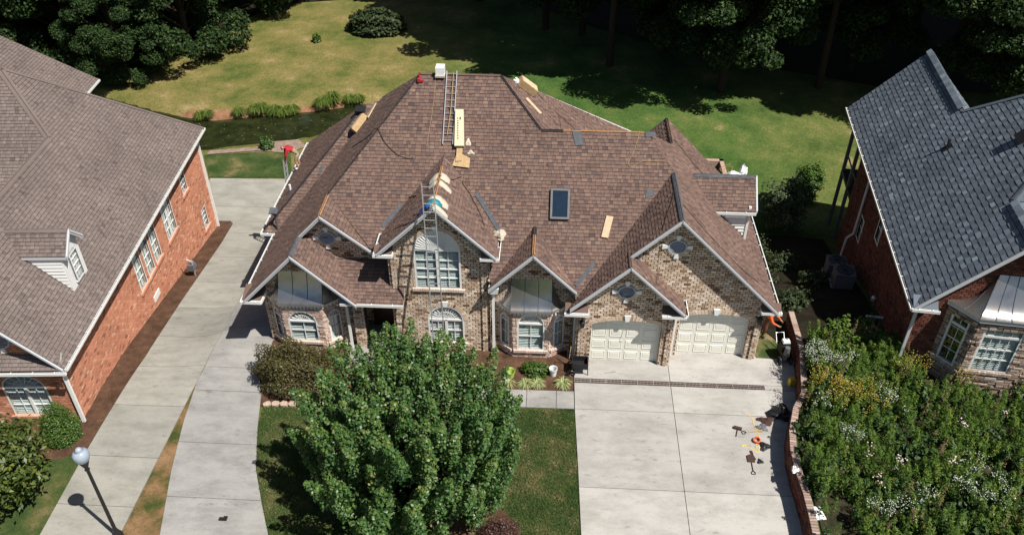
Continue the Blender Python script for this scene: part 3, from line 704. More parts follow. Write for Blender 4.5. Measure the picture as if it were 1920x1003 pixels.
hipcap(LP, (-8.73, 27.5), UR, (-8.73, 26.12), .04, 'ridgewood'); hipcap(LP, (-9.66, 26.4), LG, (-9.66, 24.82), .12, 'flash')
hipcap(RGL, (4.82, 33.35), RP, (4.82, 31.2), .06, 'felt'); hipcap(RGL, (4.82, 33.0), RP, (4.82, 31.6), .025, 'ridgewood')
hipcap(DF, (5.7, 29.95), DB, (8.1, 29.95), .12, 'flash')
def flashing(pl, a, b, wd, mat='flash'):
    m = MB(); p, q = pl.P(*a, .024), pl.P(*b, .024); d = (q-p).normalized(); s = pl.n.cross(d); m.poly([p, q, q+s*wd, p+s*wd], pl.n, .012); return m.build('valley_flashing', mat, root)
flashing(MF, (-3.0, 27.75), (-1.96, 26.6), .16); flashing(MF, (-6.45, 26.7), (-5.75, 27.35), .16); flashing(MF, (1.08, 25.2), (1.75, 25.85), .15)
def pxpatch(pl, quad, th=.012, mat='flash', name='felt_patch', lift=.024):
    m = MB(); m.poly([pl.hit(u, v)+pl.n*lift for u, v in quad], pl.n, th); return m.build(name, mat, root)
pxpatch(MF, [(1072, 243), (1088, 242), (1094, 272), (1079, 274)]); pxpatch(MF, [(1212, 358), (1222, 355), (1228, 366), (1210, 372)])
pxpatch(MF, [(1209, 248), (1228, 248), (1232, 256), (1212, 258)]); pxpatch(WF, [(601, 313), (608, 312), (600, 328), (595, 327)])

# rake boards and gutters
def RK(pl, a, b, out=(0, -1, 0)): rake(HM, pl.P(*a, -.02), pl.P(*b, -.02), out)
RK(GL, (4.66, 25.25), (2.9, 25.25)); RK(RP, (4.66, 25.25), (8.78, 25.25)); RK(GL, (2.94, 24.6), (.8, 24.6)); RK(SR, (2.94, 24.6), (5.15, 24.6))
RK(BL, (-.62, 25.03), (-2.32, 25.03)); RK(BR, (-.62, 25.03), (1.08, 25.03)); RK(CL, (-4.25, 25.15), (-6.5, 25.15)); RK(CR, (-4.25, 25.15), (-1.98, 25.15))
RK(LP, (-9.66, 24.8), (-11.83, 24.8)); RK(LG, (-9.66, 24.8), (-7.4, 24.8)); RK(LP, (-8.73, 26.1), (-9.7, 26.1)); RK(UR, (-8.73, 26.1), (-6.72, 26.1))
RK(DF, (8.16, 29.95), (8.16, 28.87), (1, 0, 0)); RK(DB, (8.16, 29.95), (8.16, 31.03), (1, 0, 0))
gutter(HM, (8.8, 25.2, 2.72), (8.8, 33.4, 2.72), (1, 0, 0)); gutter(HM, (-11.85, 24.78, 2.76), (-11.85, 29.3, 2.76), (-1, 0, 0)); gutter(HM, (-12.4, 29.4, 2.76), (-12.4, 37.4, 2.76), (-1, 0, 0))
gutter(HM, (-12.5, 29.4, 2.76), (-11.9, 29.4, 2.76), (0, -1, 0)); gutter(HM, (-8.05, 24.9, 2.76), (-5.6, 24.9, 2.76), (0, -1, 0))
gutter(HM, (-6.5, 25.15, 4.96), (-6.5, 26.5, 4.96), (-1, 0, 0)); gutter(HM, (-1.98, 25.15, 4.96), (-1.98, 26.5, 4.96), (1, 0, 0))
gutter(HM, (5.17, 24.58, 3.0), (5.17, 25.5, 3.0), (1, 0, 0)); gutter(HM, (6.6, 28.85, 4.92), (8.16, 28.85, 4.92), (0, -1, 0))
def eave_return(x0, x1, yf, yw, z):
    """short return of the eave at the foot of a gable: a little shingled shelf with gutter"""
    m = MB(); a, b = min(x0, x1), max(x0, x1)
    m.poly([(a, yf, z), (b, yf, z), (b, yf, z-.16), (a, yf, z-.16)], (0, 1, 0), yw-yf); o = m.build('eave_return', 'white', root)
    s = MB(); s.add([(a+.02, yf+.02, z+.015), (b-.02, yf+.02, z+.015), (b-.02, yw, z+.24), (a+.02, yw, z+.24), (a+.02, yw, z), (b-.02, yw, z)], [(0, 1, 2, 3), (0, 3, 4), (1, 5, 2)], .45); s.build('shingle_cover', 'shingle_brown', o)
    gutter(HM, (a, yf, z+.01), (b, yf, z+.01), (0, -1, 0), hang=.4)
eave_return(8.15, 8.92, 25.3, 25.58, 2.72); eave_return(.62, 1.55, 24.65, 25.0, 2.85); eave_return(4.3, 5.22, 24.65, 25.0, 2.9)
eave_return(-11.95, -11.15, 24.85, 25.6, 2.72); eave_return(-6.62, -5.9, 25.2, 25.5, 4.9); eave_return(-2.6, -1.88, 25.2, 25.5, 4.9)

# ---- walls
X = (1, 0, 0)
f1 = Frame((0, 25.0, 0), X); d1 = Hole(1.68, 4.42, -.1, 1.98, .32)
def cut(outline, hl):      # an opening that reaches the ground becomes a notch in the outline
    o = hl.outline()[1:]; arch = o[1:] if hl.rise else o[1:]
    return arch
def gwall(fr, left, right, top, hl, base=-.12, **k):
    arch = [(hl.c+hl.a*math.cos(math.pi*i/14), hl.sp+hl.rise*math.sin(math.pi*i/14)) for i in range(15)]
    out = [(left, base), (hl.u0, base)]+arch[::-1]+[(hl.u1, base), (right, base)]+top
    return brickwall(HM, fr, out, [hl], vis=True, **k)
w1 = gwall(f1, 1.1, 4.86, [(4.86, 3.16), (2.94, 5.03), (1.1, 3.24)], d1)
f2 = Frame((0, 25.58, 0), X); d2 = Hole(5.15, 7.9, -.1, 1.98, .32)
arch = [(d2.c+d2.a*math.cos(math.pi*i/14), d2.sp+d2.rise*math.sin(math.pi*i/14)) for i in range(15)]
w2 = brickwall(HM, f2, [(2.2, 2.95), (4.6, 2.95), (4.6, -.12), (d2.u0, -.12)]+arch[::-1]+[(d2.u1, -.12), (8.35, -.12), (8.35, 3.0), (4.66, 6.68), (2.2, 4.3)], [d2], vis=True)
soldier_arch(HM, w1, f1, d1, 'brick_tan', .2); soldier_arch(HM, w2, f2, d2, 'brick_tan', .2)
brickwall(HM, Frame((4.86, 25.0, 0), (0, 1, 0)), [(.0, -.12), (.58, -.12), (.58, 3.05), (0, 3.05)], name='return_wall')
brickwall(HM, Frame((8.35, 25.58, 0), (0, 1, 0)), [(0, -2.5), (7.6, -2.5), (7.6, 3.0), (0, 3.0)], name='side_wall')
brickwall(HM, Frame((1.1, 25.75, 0), (0, -1, 0)), [(0, -.12), (.75, -.12), (.75, 3.1), (0, 3.1)], name='return_wall')
for fr, dl in ((f1, d1), (f2, d2)):      # reveals either side of each door
    for u, s in ((dl.u0, 1), (dl.u1, -1)):
        brickwall(HM, Frame(fr.p(u, 0, 0 if s < 0 else -.3), (0, 1, 0) if s > 0 else (0, -1, 0)) if False else Frame(fr.p(u, 0, 0) if s > 0 else fr.p(u, 0, -.3), (0, 1, 0) if s > 0 else (0, -1, 0)), [(0, -.12), (.3, -.12), (.3, 2.2), (0, 2.2)], name='door_reveal', th=.05)
# piers proud of the garage walls
for fr, a, b in ((f1, 1.1, 1.55), (f1, 4.52, 4.86), (f2, 8.0, 8.35)):
    brickwall(HM, Frame(fr.p(0, 0, .055), X), [(a+.09, -.12), (b-.09, -.12), (b-.09, 2.7), (a+.09, 2.7)], name='pier', th=.06)
def garage_door(fr, dl):
    m = MB(); fr.box(m, dl.u0-.1, dl.u1+.1, 0, 2.45, -.28, -.23); d = m.build('garage_door', 'door', root)
    for r in range(4):
        s = MB(); fr.box(s, dl.u0, dl.u1, .02+r*.585, .02+(r+1)*.585-.008, -.235, -.20); s.build('section', 'door', d)
        for c in range(4):
            u = dl.u0+.10+c*(dl.u1-dl.u0-.12)/4; z = .02+r*.585+.09; p = MB()
            W, Hh = (dl.u1-dl.u0)/4-.16, .40
            q = lambda g, dd: [fr.p(u+g, z+g, dd), fr.p(u+W-g, z+g, dd), fr.p(u+W-g, z+Hh-g, dd), fr.p(u+g, z+Hh-g, dd)]
            A, B, Cc = q(0, -.20), q(.015, -.182), q(.06, -.196); D = q(.085, -.186)
            p.add(A+B+Cc+D, [(i, (i+1) % 4, 4+(i+1) % 4, 4+i) for i in range(4)]+[(4+i, 4+(i+1) % 4, 8+(i+1) % 4, 8+i) for i in range(4)]+[(8+i, 8+(i+1) % 4, 12+(i+1) % 4, 12+i) for i in range(4)]+[(12, 13, 14, 15)]); p.build('panel', 'door', d)
    tr = MB(); fr.box(tr, dl.u0, dl.u1, -.02, .025, -.20, -.17); tr.build('bottom_seal', 'blackmetal', d)
    for a in (dl.u1-.05, dl.u0-.02): jm = MB(); fr.box(jm, a, a+.07, 0, 2.3, -.19, -.12); jm.build('jamb', 'door', d)
garage_door(f1, d1); garage_door(f2, d2)
roundvent(HM, f2, 4.66, 5.45, .34, .30); vent_ring(HM, w2, f2, 4.66, 5.45, .34, .30, 'brick_tan')
roundvent(HM, f1, 2.92, 3.72, .33, .29); vent_ring(HM, w1, f1, 2.92, 3.72, .33, .29, 'brick_tan')
# lanterns by the doors
for x, y in ((1.33, 24.86), (8.2, 25.45)):
    m = MB(); m.box((x, y, 2.15), (.16, .16, .22)); m.box((x, y, 2.28), (.22, .22, .05), taper=.5); m.box((x, y, 2.02), (.12, .12, .05)); m.box((x, y+.1, 2.15), (.05, .2, .05)); m.build('wall_lantern', 'blackmetal', root)

# centre two-storey gable
f3 = Frame((0, 25.5, 0), X); uw = Hole(-5.14, -3.38, 3.17, 4.92, .95, 18); lw = Hole(-4.78, -3.34, .42, 1.55, .74, 16)
w3 = brickwall(HM, f3, [(-6.15, -.12), (-2.3, -.12), (-2.3, 4.95), (-4.25, 7.0), (-6.15, 4.95)], [uw, lw], vis=True)
soldier_arch(HM, w3, f3, uw, 'brick_tan', .17); soldier_arch(HM, w3, f3, lw, 'brick_tan', .17)
window(HM, f3, uw, 4, 4, room='blind', fan=0, mull=2, sill='brick_blush', solidfan=True, blinds=True)
window(HM, f3, lw, 4, 2, room='blind', fan=13, mull=2, sill='brick_blush')
for a, b in ((-6.15, -5.75), (-2.7, -2.3)): brickwall(HM, Frame(f3.p(0, 0, .055), X), [(a+.1, -.12), (b-.1, -.12), (b-.1, 4.5), (a+.1, 4.5)], name='pier', th=.06)
brickwall(HM, Frame((-6.15, 28.2, 0), (0, -1, 0)), [(0, 0), (2.7, 0), (2.7, 5.0), (0, 5.0)], name='side_wall')
brickwall(HM, Frame((-2.3, 25.5, 0), (0, 1, 0)), [(0, -.12), (1.6, -.12), (1.6, 5.0), (0, 5.0)], name='side_wall')

# wall behind the right bay, and both bays
def bay(A, B, C_, D, z1, wall_y, gable, wins, sidewins, apexx):
    pts = [Vector(p).to_3d() for p in (A, B, C_, D)]; n = [Frame(pts[i], pts[i+1]-pts[i]) for i in range(3)]; L = [(pts[i+1]-pts[i]).length for i in range(3)]
    for i in range(3):
        hl = wins if i == 1 else Hole(*[lerp(0, L[i], t) for t in sidewins[:2]], *sidewins[2:])
        wo = brickwall(HM, n[i], [(0, -.15), (L[i], -.15), (L[i], z1), (0, z1)], [hl], mat='brick_blush', mortar='mortar_pale', bl=.23, bh=.085, dep=.018, stone=True, name='bay_wall')
        window(HM, n[i], hl, 2, 2, room='blind', fan=7, blinds='blind' if i == 1 else None or 'blind', sill='brick_blush')
    # cornice with dentils
    for i in range(3):
        m = MB(); n[i].box(m, -.05, L[i]+.05, z1-.1, z1+.02, -.05, .1); m.build('cornice', 'white', root); dm = MB(); k = int(L[i]/.14)
        for j in range(k): n[i].box(dm, (j+.25)*L[i]/k, (j+.75)*L[i]/k, z1-.2, z1-.1, 0, .08)
        dm.build('dentils', 'white', root)
    # concave standing-seam metal roof, one panel at a time
    e = .17; low = [pts[0]+Vector((-e, 0, 0)), pts[1]+Vector((-e*.6, -e, 0)), pts[2]+Vector((e*.6, -e, 0)), pts[3]+Vector((e, 0, 0))]
    zt = z1+1.18; tw = .55*(pts[2].x-pts[1].x); top = [Vector((apexx-tw*1.35, wall_y-.02, 0)), Vector((apexx-tw, wall_y-.02, 0)), Vector((apexx+tw, wall_y-.02, 0)), Vector((apexx+tw*1.35, wall_y-.02, 0))]
    zts = [z1+.55, zt, zt, z1+.55]
    seg = []
    for i in range(3):
        k = 3 if i == 1 else 2
        for j in range(k):
            if i == 0: zz = (lerp(z1+.12, zt, (j/k)), lerp(z1+.12, zt, ((j+1)/k)))
            elif i == 2: zz = (lerp(zt, z1+.12, j/k), lerp(zt, z1+.12, (j+1)/k))
            else: zz = (zt, zt)
            seg.append((low[i].lerp(low[i+1], j/k), low[i].lerp(low[i+1], (j+1)/k), top[i].lerp(top[i+1], j/k), top[i].lerp(top[i+1], (j+1)/k), zz))
    N = 8; mr = MB(); n[1].box(mr, -.1, L[1]+.1, z1+.0, z1+.03, -.3, .1); mo = mr.build('bay_roof', 'zinc', root)
    for a, b, c, d, zz in seg:
        m = MB(); rows = []
        for q in range(N+1):
            t = q/N; f = t**1.9; p0, p1 = a.lerp(c, t), b.lerp(d, t); p0.z = z1+.03+(zz[0]-z1)*f; p1.z = z1+.03+(zz[1]-z1)*f; rows += [p0, p1]
        m.add(rows, [(2*q, 2*q+1, 2*q+3, 2*q+2) for q in range(N)]); m.build('metal_panel', 'zinc', mo, smooth=True)
        s = MB(); s.tube([rows[2*q+1]+Vector((0, 0, .012)) for q in range(N+1)], .013, 5); s.build('seam', 'flash', mo)
    if gable: brickwall(HM, Frame((0, wall_y, 0), X), gable, vis=False, name='gable_wall')
bay((-2.05, 25.75), (-1.37, 25.2), (.05, 25.2), (.78, 25.75), 2.45, 25.65, [(-2.25, -.12), (1.1, -.12), (1.1, 3.3), (.9, 3.55), (-.62, 5.1), (-2.25, 3.45)], Hole(.17, 1.25, .42, 1.75, .52), (.24, .78, .42, 1.75, .3), -.66)
bay((-11.2, 25.75), (-10.52, 25.15), (-8.95, 25.15), (-8.2, 25.75), 2.42, 25.65, [(-11.35, -1), (-7.6, -1), (-7.6, 2.8), (-9.66, 4.87), (-11.35, 3.1)], Hole(.17, 1.33, .5, 1.5, .55), (.24, .78, .42, 1.6, .32), -9.72)
# upper-left gable with its vent, porch recess
f4 = Frame((0, 26.45, 0), X)
w4 = brickwall(HM, f4, [(-10.2, 2.8), (-6.17, 2.8), (-6.17, 3.6), (-8.73, 5.82), (-10.2, 4.3)], vis=True, name='gable_wall')
roundvent(HM, f4, -8.66, 4.72, .33, .29); vent_ring(HM, w4, f4, -8.66, 4.72, .33, .29, 'brick_tan')
brickwall(HM, Frame((0, 26.9, 0), X), [(-8.2, -.1), (-6.15, -.1), (-6.15, 2.75), (-8.2, 2.75)], name='porch_wall')
brickwall(HM, Frame((-8.2, 25.7, 0), (0, 1, 0)), [(0, -.1), (1.2, -.1), (1.2, 2.7), (0, 2.7)], name='porch_wall')
brickwall(HM, Frame((0, 25.35, 0), X), [(-7.75, -.1), (-7.3, -.1), (-7.3, 2.6), (-7.75, 2.6)], name='pier', th=.4)
fd = Frame((0, 26.86, 0), X); m = MB(); fd.box(m, -7.2, -6.35, 0, 2.15, 0, .06); fd.box(m, -7.3, -7.2, 0, 2.3, 0, .09); fd.box(m, -6.35, -6.25, 0, 2.3, 0, .09); fd.box(m, -7.3, -6.25, 2.15, 2.3, 0, .09); do = m.build('front_door', plain('dark_stained_door', (.05, .025, .015), .4), root)
m = MB(); fd.box(m, -6.95, -6.5, 1.0, 2.0, .06, .075); m.build('door_light', 'blind', do); m = MB(); m.lathe([(.0, -.03), (.03, -.02), (.03, .02), (0, .03)], fd.p(-7.12, 1.0, .1), 8); m.build('door_knob', 'alu', do)
m = MB(); m.poly([(-8.2, 24.9, 2.6), (-6.15, 24.9, 2.6), (-6.15, 26.9, 2.6), (-8.2, 26.9, 2.6)], (0, 0, 1), .04); m.build('porch_ceiling', 'soffit', root)
m = MB(); m.box((-7.1, 25.6, -.02), (2.1, 2.4, .16)); m.build('porch_floor', 'conc_grey', root)
# side and rear walls down to the lower ground
brickwall(HM, Frame((-11.35, 29.9, 0), (0, -1, 0)), [(0, -2.2), (4.25, -2.2), (4.25, 2.75), (0, 2.75)], name='side_wall')
brickwall(HM, Frame((-11.9, 37, 0), (0, -1, 0)), [(0, -3.2), (7.1, -3.2), (7.1, 2.75), (0, 2.75)], name='side_wall')
brickwall(HM, Frame((-11.9, 29.9, 0), X), [(0, -2.2), (.56, -2.2), (.56, 2.75), (0, 2.75)], name='return_wall')
m = MB(); m.poly([(-11.9, 37, -3.2), (8.35, 37, -3.2), (8.35, 37, 2.7), (-11.9, 37, 2.7)], (0, -1, 0), .2); m.poly([(8.35, 33.2, -3.2), (8.35, 37, -3.2), (8.35, 37, 2.7), (8.35, 33.2, 2.7)], (-1, 0, 0), .2); m.build('wall', 'mortar_mid', root)
# dormer cheeks in white lap siding
m = MB(); m.poly([(6.45, 28.98, 4.95), (7.95, 28.98, 4.95), (7.95, 28.98, 3.4)], (0, 1, 0), .08); m.poly([(7.95, 29.1, 3.4), (7.95, 30.8, 3.4), (7.95, 30.8, 5.1), (7.95, 29.95, 5.85), (7.95, 29.1, 5.1)], (-1, 0, 0), .08); dk = m.build('dormer_wall', 'white', root)
for i in range(10):
    z = 3.45+i*.15; xl = max(6.5, 8.8-(z-2.7)+.02)
    if xl < 7.85: m = MB(); m.poly([(xl, 28.975, z), (7.95, 28.975, z), (7.95, 28.94, z), (xl, 28.94, z)], (0, 0, 1), .012); m.poly([(xl, 28.978, z+.15), (7.95, 28.978, z+.15), (7.95, 28.948, z+.01), (xl, 28.948, z+.01)], (0, -1, 0), .008); m.build('siding_board', 'white', dk)
m = MB(); m.box((7.94, 28.97, 4.25), (.1, .1, 1.7)); m.build('corner_board', 'white', dk)
finish_bricks(HM)
downspout(HM, [(-2.15, 25.3, 3.4), (-2.15, 25.36, 3.2), (-2.15, 25.36, 0)]); downspout(HM, [(-7.95, 24.85, 2.65), (-7.95, 25.3, 2.4), (-7.95, 25.3, 0)])
downspout(HM, [(4.98, 25.2, 2.9), (4.98, 25.5, 2.6), (4.98, 25.5, .05)]); downspout(HM, [(1.05, 24.7, 2.75), (1.05, 25.2, 2.4), (1.05, 25.2, .05)])
m = MB(); m.box((-2.1, 25.2, 3.42), (.3, .22, .3), taper=1.3); m.build('leader_head', 'white', root)

# skylight
c = (MF.hit(1036, 356)+MF.hit(1064, 412)+MF.hit(1064, 356)+MF.hit(1036, 412))/4; fm = MF.frame(); m = MB()
for dx in (-.33, .33): m.box(c+fm @ Vector((dx, 0, .06)), (.08, 1.16, .16), fm)
for dy in (-.56, .56): m.box(c+fm @ Vector((0, dy, .062)), (.73, .08, .16), fm)
sk = m.build('skylight', 'acgrey', root); m = MB(); m.box(c+fm @ Vector((0, 0, .10)), (.6, 1.06, .012), fm)
skm = plain('skylight_glass', (.012, .025, .045), .08, .6); m.build('pane', skm, sk)
def pipe(pl, p, hgt, r=.05, mat='blackmetal', par=root):
    m = MB(); m.tube([p-Vector((0, 0, .05)), p+Vector((0, 0, hgt))], r, 10); fm = pl.frame(); o = m.build('vent_pipe', mat, par); m = MB(); m.box(p+pl.n*.02, (.3, .34, .02), fm); m.build('boot', 'flash', o); return o
pipe(WL, WL.hit(545, 358), .32, .05, 'whiteplastic')

# ================================================================== paving, beds and lawns
def pxT(u, v):
    z = 0
    for _ in range(12): p = px(u, v, z=z); z = T(p.x, p.y)
    return (p.x, p.y)
def slabs(name, poly, ysplits, mat, xs_=None, off=.03):
    base = patch(name, poly, off-.026, 'joint', .4, kind='structure')
    big = 1e3; ys_ = [-big]+list(ysplits)+[big]; xl = [-big]+list(xs_ or [])+[big]
    for a, b in zip(ys_, ys_[1:]):
        for c, d in zip(xl, xl[1:]):
            q = clip(poly, c+.011, d-.011, a+.011, b-.011)
            if q and area(q) > .05: patch('slab', q, off, mat, .4, parent=base, rnd=random.random(), skirt=.05)
    return base
leftedge = [pxT(*p) for p in [(160, 850), (215, 758), (274, 668), (338, 569), (415, 457), (437, 420), (432, 415)]]
seam = [(-13.7, 16.0), (-13.66, 23.6)]+[pxT(*p) for p in [(421, 617), (447, 566), (500, 445), (545, 337)]]
far = pxT(395, 335)
ND = [(-16.3, 6), (-16.3, 16)]+leftedge+[(far[0]+.1, 38.5), far]+seam[::-1]+[(-13.7, 6)]
slabs('neighbour_driveway', ND, [11, 14.2, 17.1, 19.2, 21.7, 24.0, 26.2, 28.7, 31.2, 34, 37, 40], 'conc_old')
rd = [pxT(*p) for p in [(490, 740), (483, 800), (480, 880), (492, 950), (503, 1003)]]
HD = [(-12.3, 6), (-12.39, 16.08)]+[pxT(*p) for p in [(322, 880), (345, 790), (370, 715)]]+[(-13.64, 23.6)]+seam[2:]+[(-11.9, seam[-1][1]), (-11.9, 29.9), (-11.36, 29.9), (-11.36, 25.6), (-11.3, 24.2), (-11.2, 23.2)]+rd+[(-8.6, 6)]
HD = [(x+.012 if i in (5, 6, 7, 8, 9) else x, y) for i, (x, y) in enumerate(HD)]
slabs('house_driveway', HD, [12, 15.9, 17.6, 20.0, 22.6, 23.9, 26.4, 29, 32, 35.5, 39], 'conc_grey')
wl = [(wallx(y)-.02, y) for y in (25.9, 25.5, 24.4, 23.2, 22.4, 21.25, 20.3, 19.3, 18.5, 17.6, 16.9, 13.3, 8.2)]
GD = [(1.12, 8), (1.32, 16.85), (1.24, 19.5), (1.13, 22.4), (1.1, 25.6), (8.35, 26.2), (8.45, 25.62), (9.3, 25.6), (9.9, 25.6)]+wl[1:]
slabs('garage_driveway', GD, [12, 15.5, 18.78, 22.42, 23.82, 24.06], 'conc_new', [4.86])
m = MB(); m.box((4.82, 23.94, -.005), (7.42, .21, .05)); dr = m.build('trench_drain', 'blackmetal', label='long rusty iron trench drain grate across the garage driveway', cat='drain')
for i in range(12):
    x0 = 1.13+i*.6155; g = MB()
    for dy in (-.1, 0, .1): g.box((x0+.3, 23.94+dy, .036), (.6, .022 if dy else .03, .02))
    for k in range(11): g.box((x0+.03+k*.054, 23.94, .037), (.022, .2, .018))
    g.build('grate_section', 'iron', dr, kind='stuff')
WK = [(-6.6, 22.38), (1.1, 22.42), (1.09, 23.33), (-6.6, 23.25)]
slabs('front_walk', WK, [], 'conc_grey', [-5.0, -3.55, -2.1, -.72, .42])
m = patch('front_lawn', [(x+.03, y) for x, y in rd[1:]]+[(-8.5, 6), (1.1, 6), (1.27, 16.8), (1.2, 19.5), (1.1, 22.4), (-10.66, 21.86)], .008, 'lawn', .6, kind='structure')
patch('neighbour_lawn', [(-16.32, 6), (-16.32, 16), leftedge[0], (-17.0, 19.1), (-18.5, 18.6), (-30, 19), (-30, 6)], .006, 'lawn_green', .8, kind='structure')
patch('verge', [(-13.66, 6), (-12.33, 6), (-12.41, 16.08)]+[(p[0]-.02, p[1]) for p in [pxT(*q) for q in [(322, 880), (345, 790), (370, 715)]]]+[(-13.67, 23.5), (-13.67, 16)], .007, 'dryverge', .6, kind='structure')
bedL = [(-10.72, 21.9), (-6.6, 22.3), (-6.6, 23.3), (-6.1, 25.4), (-11.34, 25.6), (-11.6, 23.3), (-11.3, 22.2)]
patch('mulch_bed', bedL, .014, 'mulch', .6, kind='structure')
patch('mulch_bed', [(-6.1, 23.3), (1.08, 23.36), (1.08, 25.7), (-6.1, 25.5)], .014, 'mulch', .6, kind='structure')
patch('mulch_bed', [(-3.3+2.65*math.cos(a*math.pi/12)*(1+.05*math.sin(a*3)), 16.5+1.9*math.sin(a*math.pi/12)) for a in range(24)], .016, 'mulch', .5, kind='structure')
patch('mulch_bed', [(-17.3, 18.95), (-16.42, 19.35)]+[(p[0]-.02, p[1]) for p in leftedge[1:]]+[(-18.6, 38.4), (-19.2, 38.6), (-18.0, 22), (-24, 21), (-24, 18.9), (-18.6, 18.5)], .012, 'mulch', .6, kind='structure')
patch('side_grass', [(8.4, 25.66), (9.6, 25.6), (9.5, 26.7), (9.1, 27.3), (8.4, 27.4)], .006, 'lawn', .5, kind='structure')
patch('field_soil', [(wallx(y)+.35, y) for y in (27, 25.5, 23.2, 22.4, 21.2, 20.3, 19.3, 18.5, 17.5, 13, 8.2)]+[(40, 8), (40, 27)], .01, 'fieldsoil', 1, kind='structure')
patch('painted_side_shade', [(8.4, 27.42), (9.12, 27.34), (9.55, 26.7), (9.7, 25.8), (10.0, 25.8), (13.4, 25.2), (14.6, 38), (12, 38.5), (8.4, 38)], .012, 'litter_shade', .3, kind='structure')  # dark sheet that paints the shade in the gap between the houses
patch('gravel_bank', [pxT(*p) for p in [(392, 283), (480, 276), (510, 266), (560, 262), (575, 275), (540, 287), (480, 283), (388, 290)]], .012, 'gravel', .6, kind='structure')
patch('soil_bank', [pxT(*p) for p in [(325, 209), (370, 206), (430, 206), (510, 202), (575, 197), (640, 188), (645, 194), (590, 205), (520, 212), (430, 217), (350, 219)]], .012, 'soil', .5, kind='structure')
patch('strip_grass', [pxT(*p) for p in [(383, 291), (480, 286), (545, 287), (548, 333), (392, 333)]], .01, 'lawn_green', .8, kind='structure')
patch('forest_floor_and_shade', [(-60, 58), (-32, 58.5), (-29, 61.5), (-27.5, 65), (-25, 72), (-8, 76), (60, 76), (60, 110), (-60, 110)], .012, 'litter_shade', 3, kind='structure')
patch('forest_floor_and_shade', [(24, 58), (12, 63), (4, 68), (-2, 73), (-2, 75.9), (60, 75.9), (60, 57)], .014, 'litter_shade', 2, kind='structure')  # dark sheet over the lawn, painting the deep shade under the trees
# edging of tan stones along the bed
for i in range(8):
    x = -10.55+i*.315; m = MB(); n = 7; hx = [(x+.165*math.cos(a*math.pi/3+random.uniform(-.2, .2)), 22.0+i*.02+.14*math.sin(a*math.pi/3+random.uniform(-.2, .2))) for a in range(6)]
    m.poly([(a, b, -.02) for a, b in hx], (0, 0, 1), .09+random.random()*.02, rnd=random.random()*.4+.5); m.build('edging_stone', 'stone_buff', label='tan edging stone in the row along the mulch bed by the bronze shrub', cat='stone', group='edging stones of the front bed')

# brick retaining wall with a cap of bricks on edge
rw = thing('retaining_wall', 'curving low red brick retaining wall between garage driveway and weedy lot', 'wall', (8.5, 19, 0)); HW = House(rw, 'shingle_brown')
for (xa, ya), (xb, yb) in zip(WALL[1:], WALL[2:]):
    zt = [FZ-(FZ+3)*sm((y-26)/15)+.06 for y in (ya, yb)]; L = math.hypot(xb-xa, yb-ya); zb = [min(0, T(xa-.3, ya))-.1, min(0, T(xb-.3, yb))-.1]
    fr = Frame((xa, ya, 0), (xb-xa, yb-ya, 0))       # runs towards the street, so its face looks at the driveway
    if fr.n.x > 0: fr = Frame((xb, yb, 0), (xa-xb, ya-yb, 0)); zt.reverse(); zb.reverse()
    brickwall(HW, fr, [(0, zb[0]), (L, zb[1]), (L, zt[1]), (0, zt[0])], mat='brick_red', mortar='mortar_joint_shade', th=.22, vis=ya < 24, name='wall')
    n = int(L/.105)
    if yb >= 16:
        for i in range(n):
            t = (i+.5)/n; m = MB(); p = fr.p(t*L, lerp(zt[0], zt[1], t)+.035, -.11); m.box(p, (.094, .22, .07), fr.mtx(), rnd=random.uniform(.5, 1)); m.build('cap_brick', 'cap_brick', rw)
finish_bricks(HW)

# ================================================================== left neighbour
XF = Matrix.Translation((-16.77, 20.47, 0)) @ Matrix.Rotation(math.atan2(.0742, .9972), 4, 'Z')
rl = thing('brick_house', 'orange brick house with taupe shingle roof and small white dormer', 'house', XF @ Vector((-4, 8, 0))); HL = House(rl, 'shingle_taupe', .14, (.12, .22), .014)
A = Plane(3.0, -1.118, 0); B = Plane(6.79-1.23*9.82, 0, 1.23); Cw = Plane(3+1.118*6.76, 1.118, 0); Rb = Plane(9.05+.985*11.65, 0, -.985); RW = Plane(3-1.118*7.6, -1.118, 0)
DA = Plane(6.15-.98*4.0, 0, .98); DBk = Plane(6.15+.98*4.0, 0, -.98); PT = Plane(2.98-.9*(-.1), 0, .9)
roof(HL, 'right_slope', A, [(0, 0), (0, 17.8), (-5.41, 11.65), (-3.39, 9.82), (-3.39, 0)], lambda p: p.x > -3 and p.y < 8 and not (2.9 < p.y < 5 and p.x < -.4))
roof(HL, 'front_slope', B, [(-3.39, 9.82), (-5.41, 11.65), (-16, 11.65), (-16, 7.2), (-5.9, 7.2)], no)
roof(HL, 'wing_left_slope', Cw, [(-3.39, 0), (-3.39, 9.8), (-6.76, 6.9), (-6.76, 0)], no)
roof(HL, 'rear_slope', Rb, [(0, 17.8), (-5.41, 11.65), (-16, 11.65), (-16, 17.8)], no)
roof(HL, 'rear_wing_slope', RW, [(-7.6, 15), (-7.6, 23.85), (-14, 19.0), (-14, 15)], no)
roof(HL, 'dormer_front_slope', DA, [(-2.81, 4.0), (-.5, 4.0), (-.5, 3.27), (-2.17, 3.27)], no)
roof(HL, 'dormer_rear_slope', DBk, [(-2.81, 4.0), (-.5, 4.0), (-.5, 4.73), (-2.17, 4.73)], no)
roof(HL, 'pent_slope', PT, [(-.15, -.08), (-.15, .38), (-6.6, .38), (-6.6, -.08)], no)
finish_shingles(HL)
cap(HL, A.P(-3.39, 9.8), A.P(-3.39, .02), A.n, Cw.n, .14, 'shingle_taupe', 'ridge_cap'); cap(HL, A.P(-3.39, 9.82), A.P(-5.41, 11.65), A.n, B.n, .14, 'shingle_taupe', 'hip_cap')
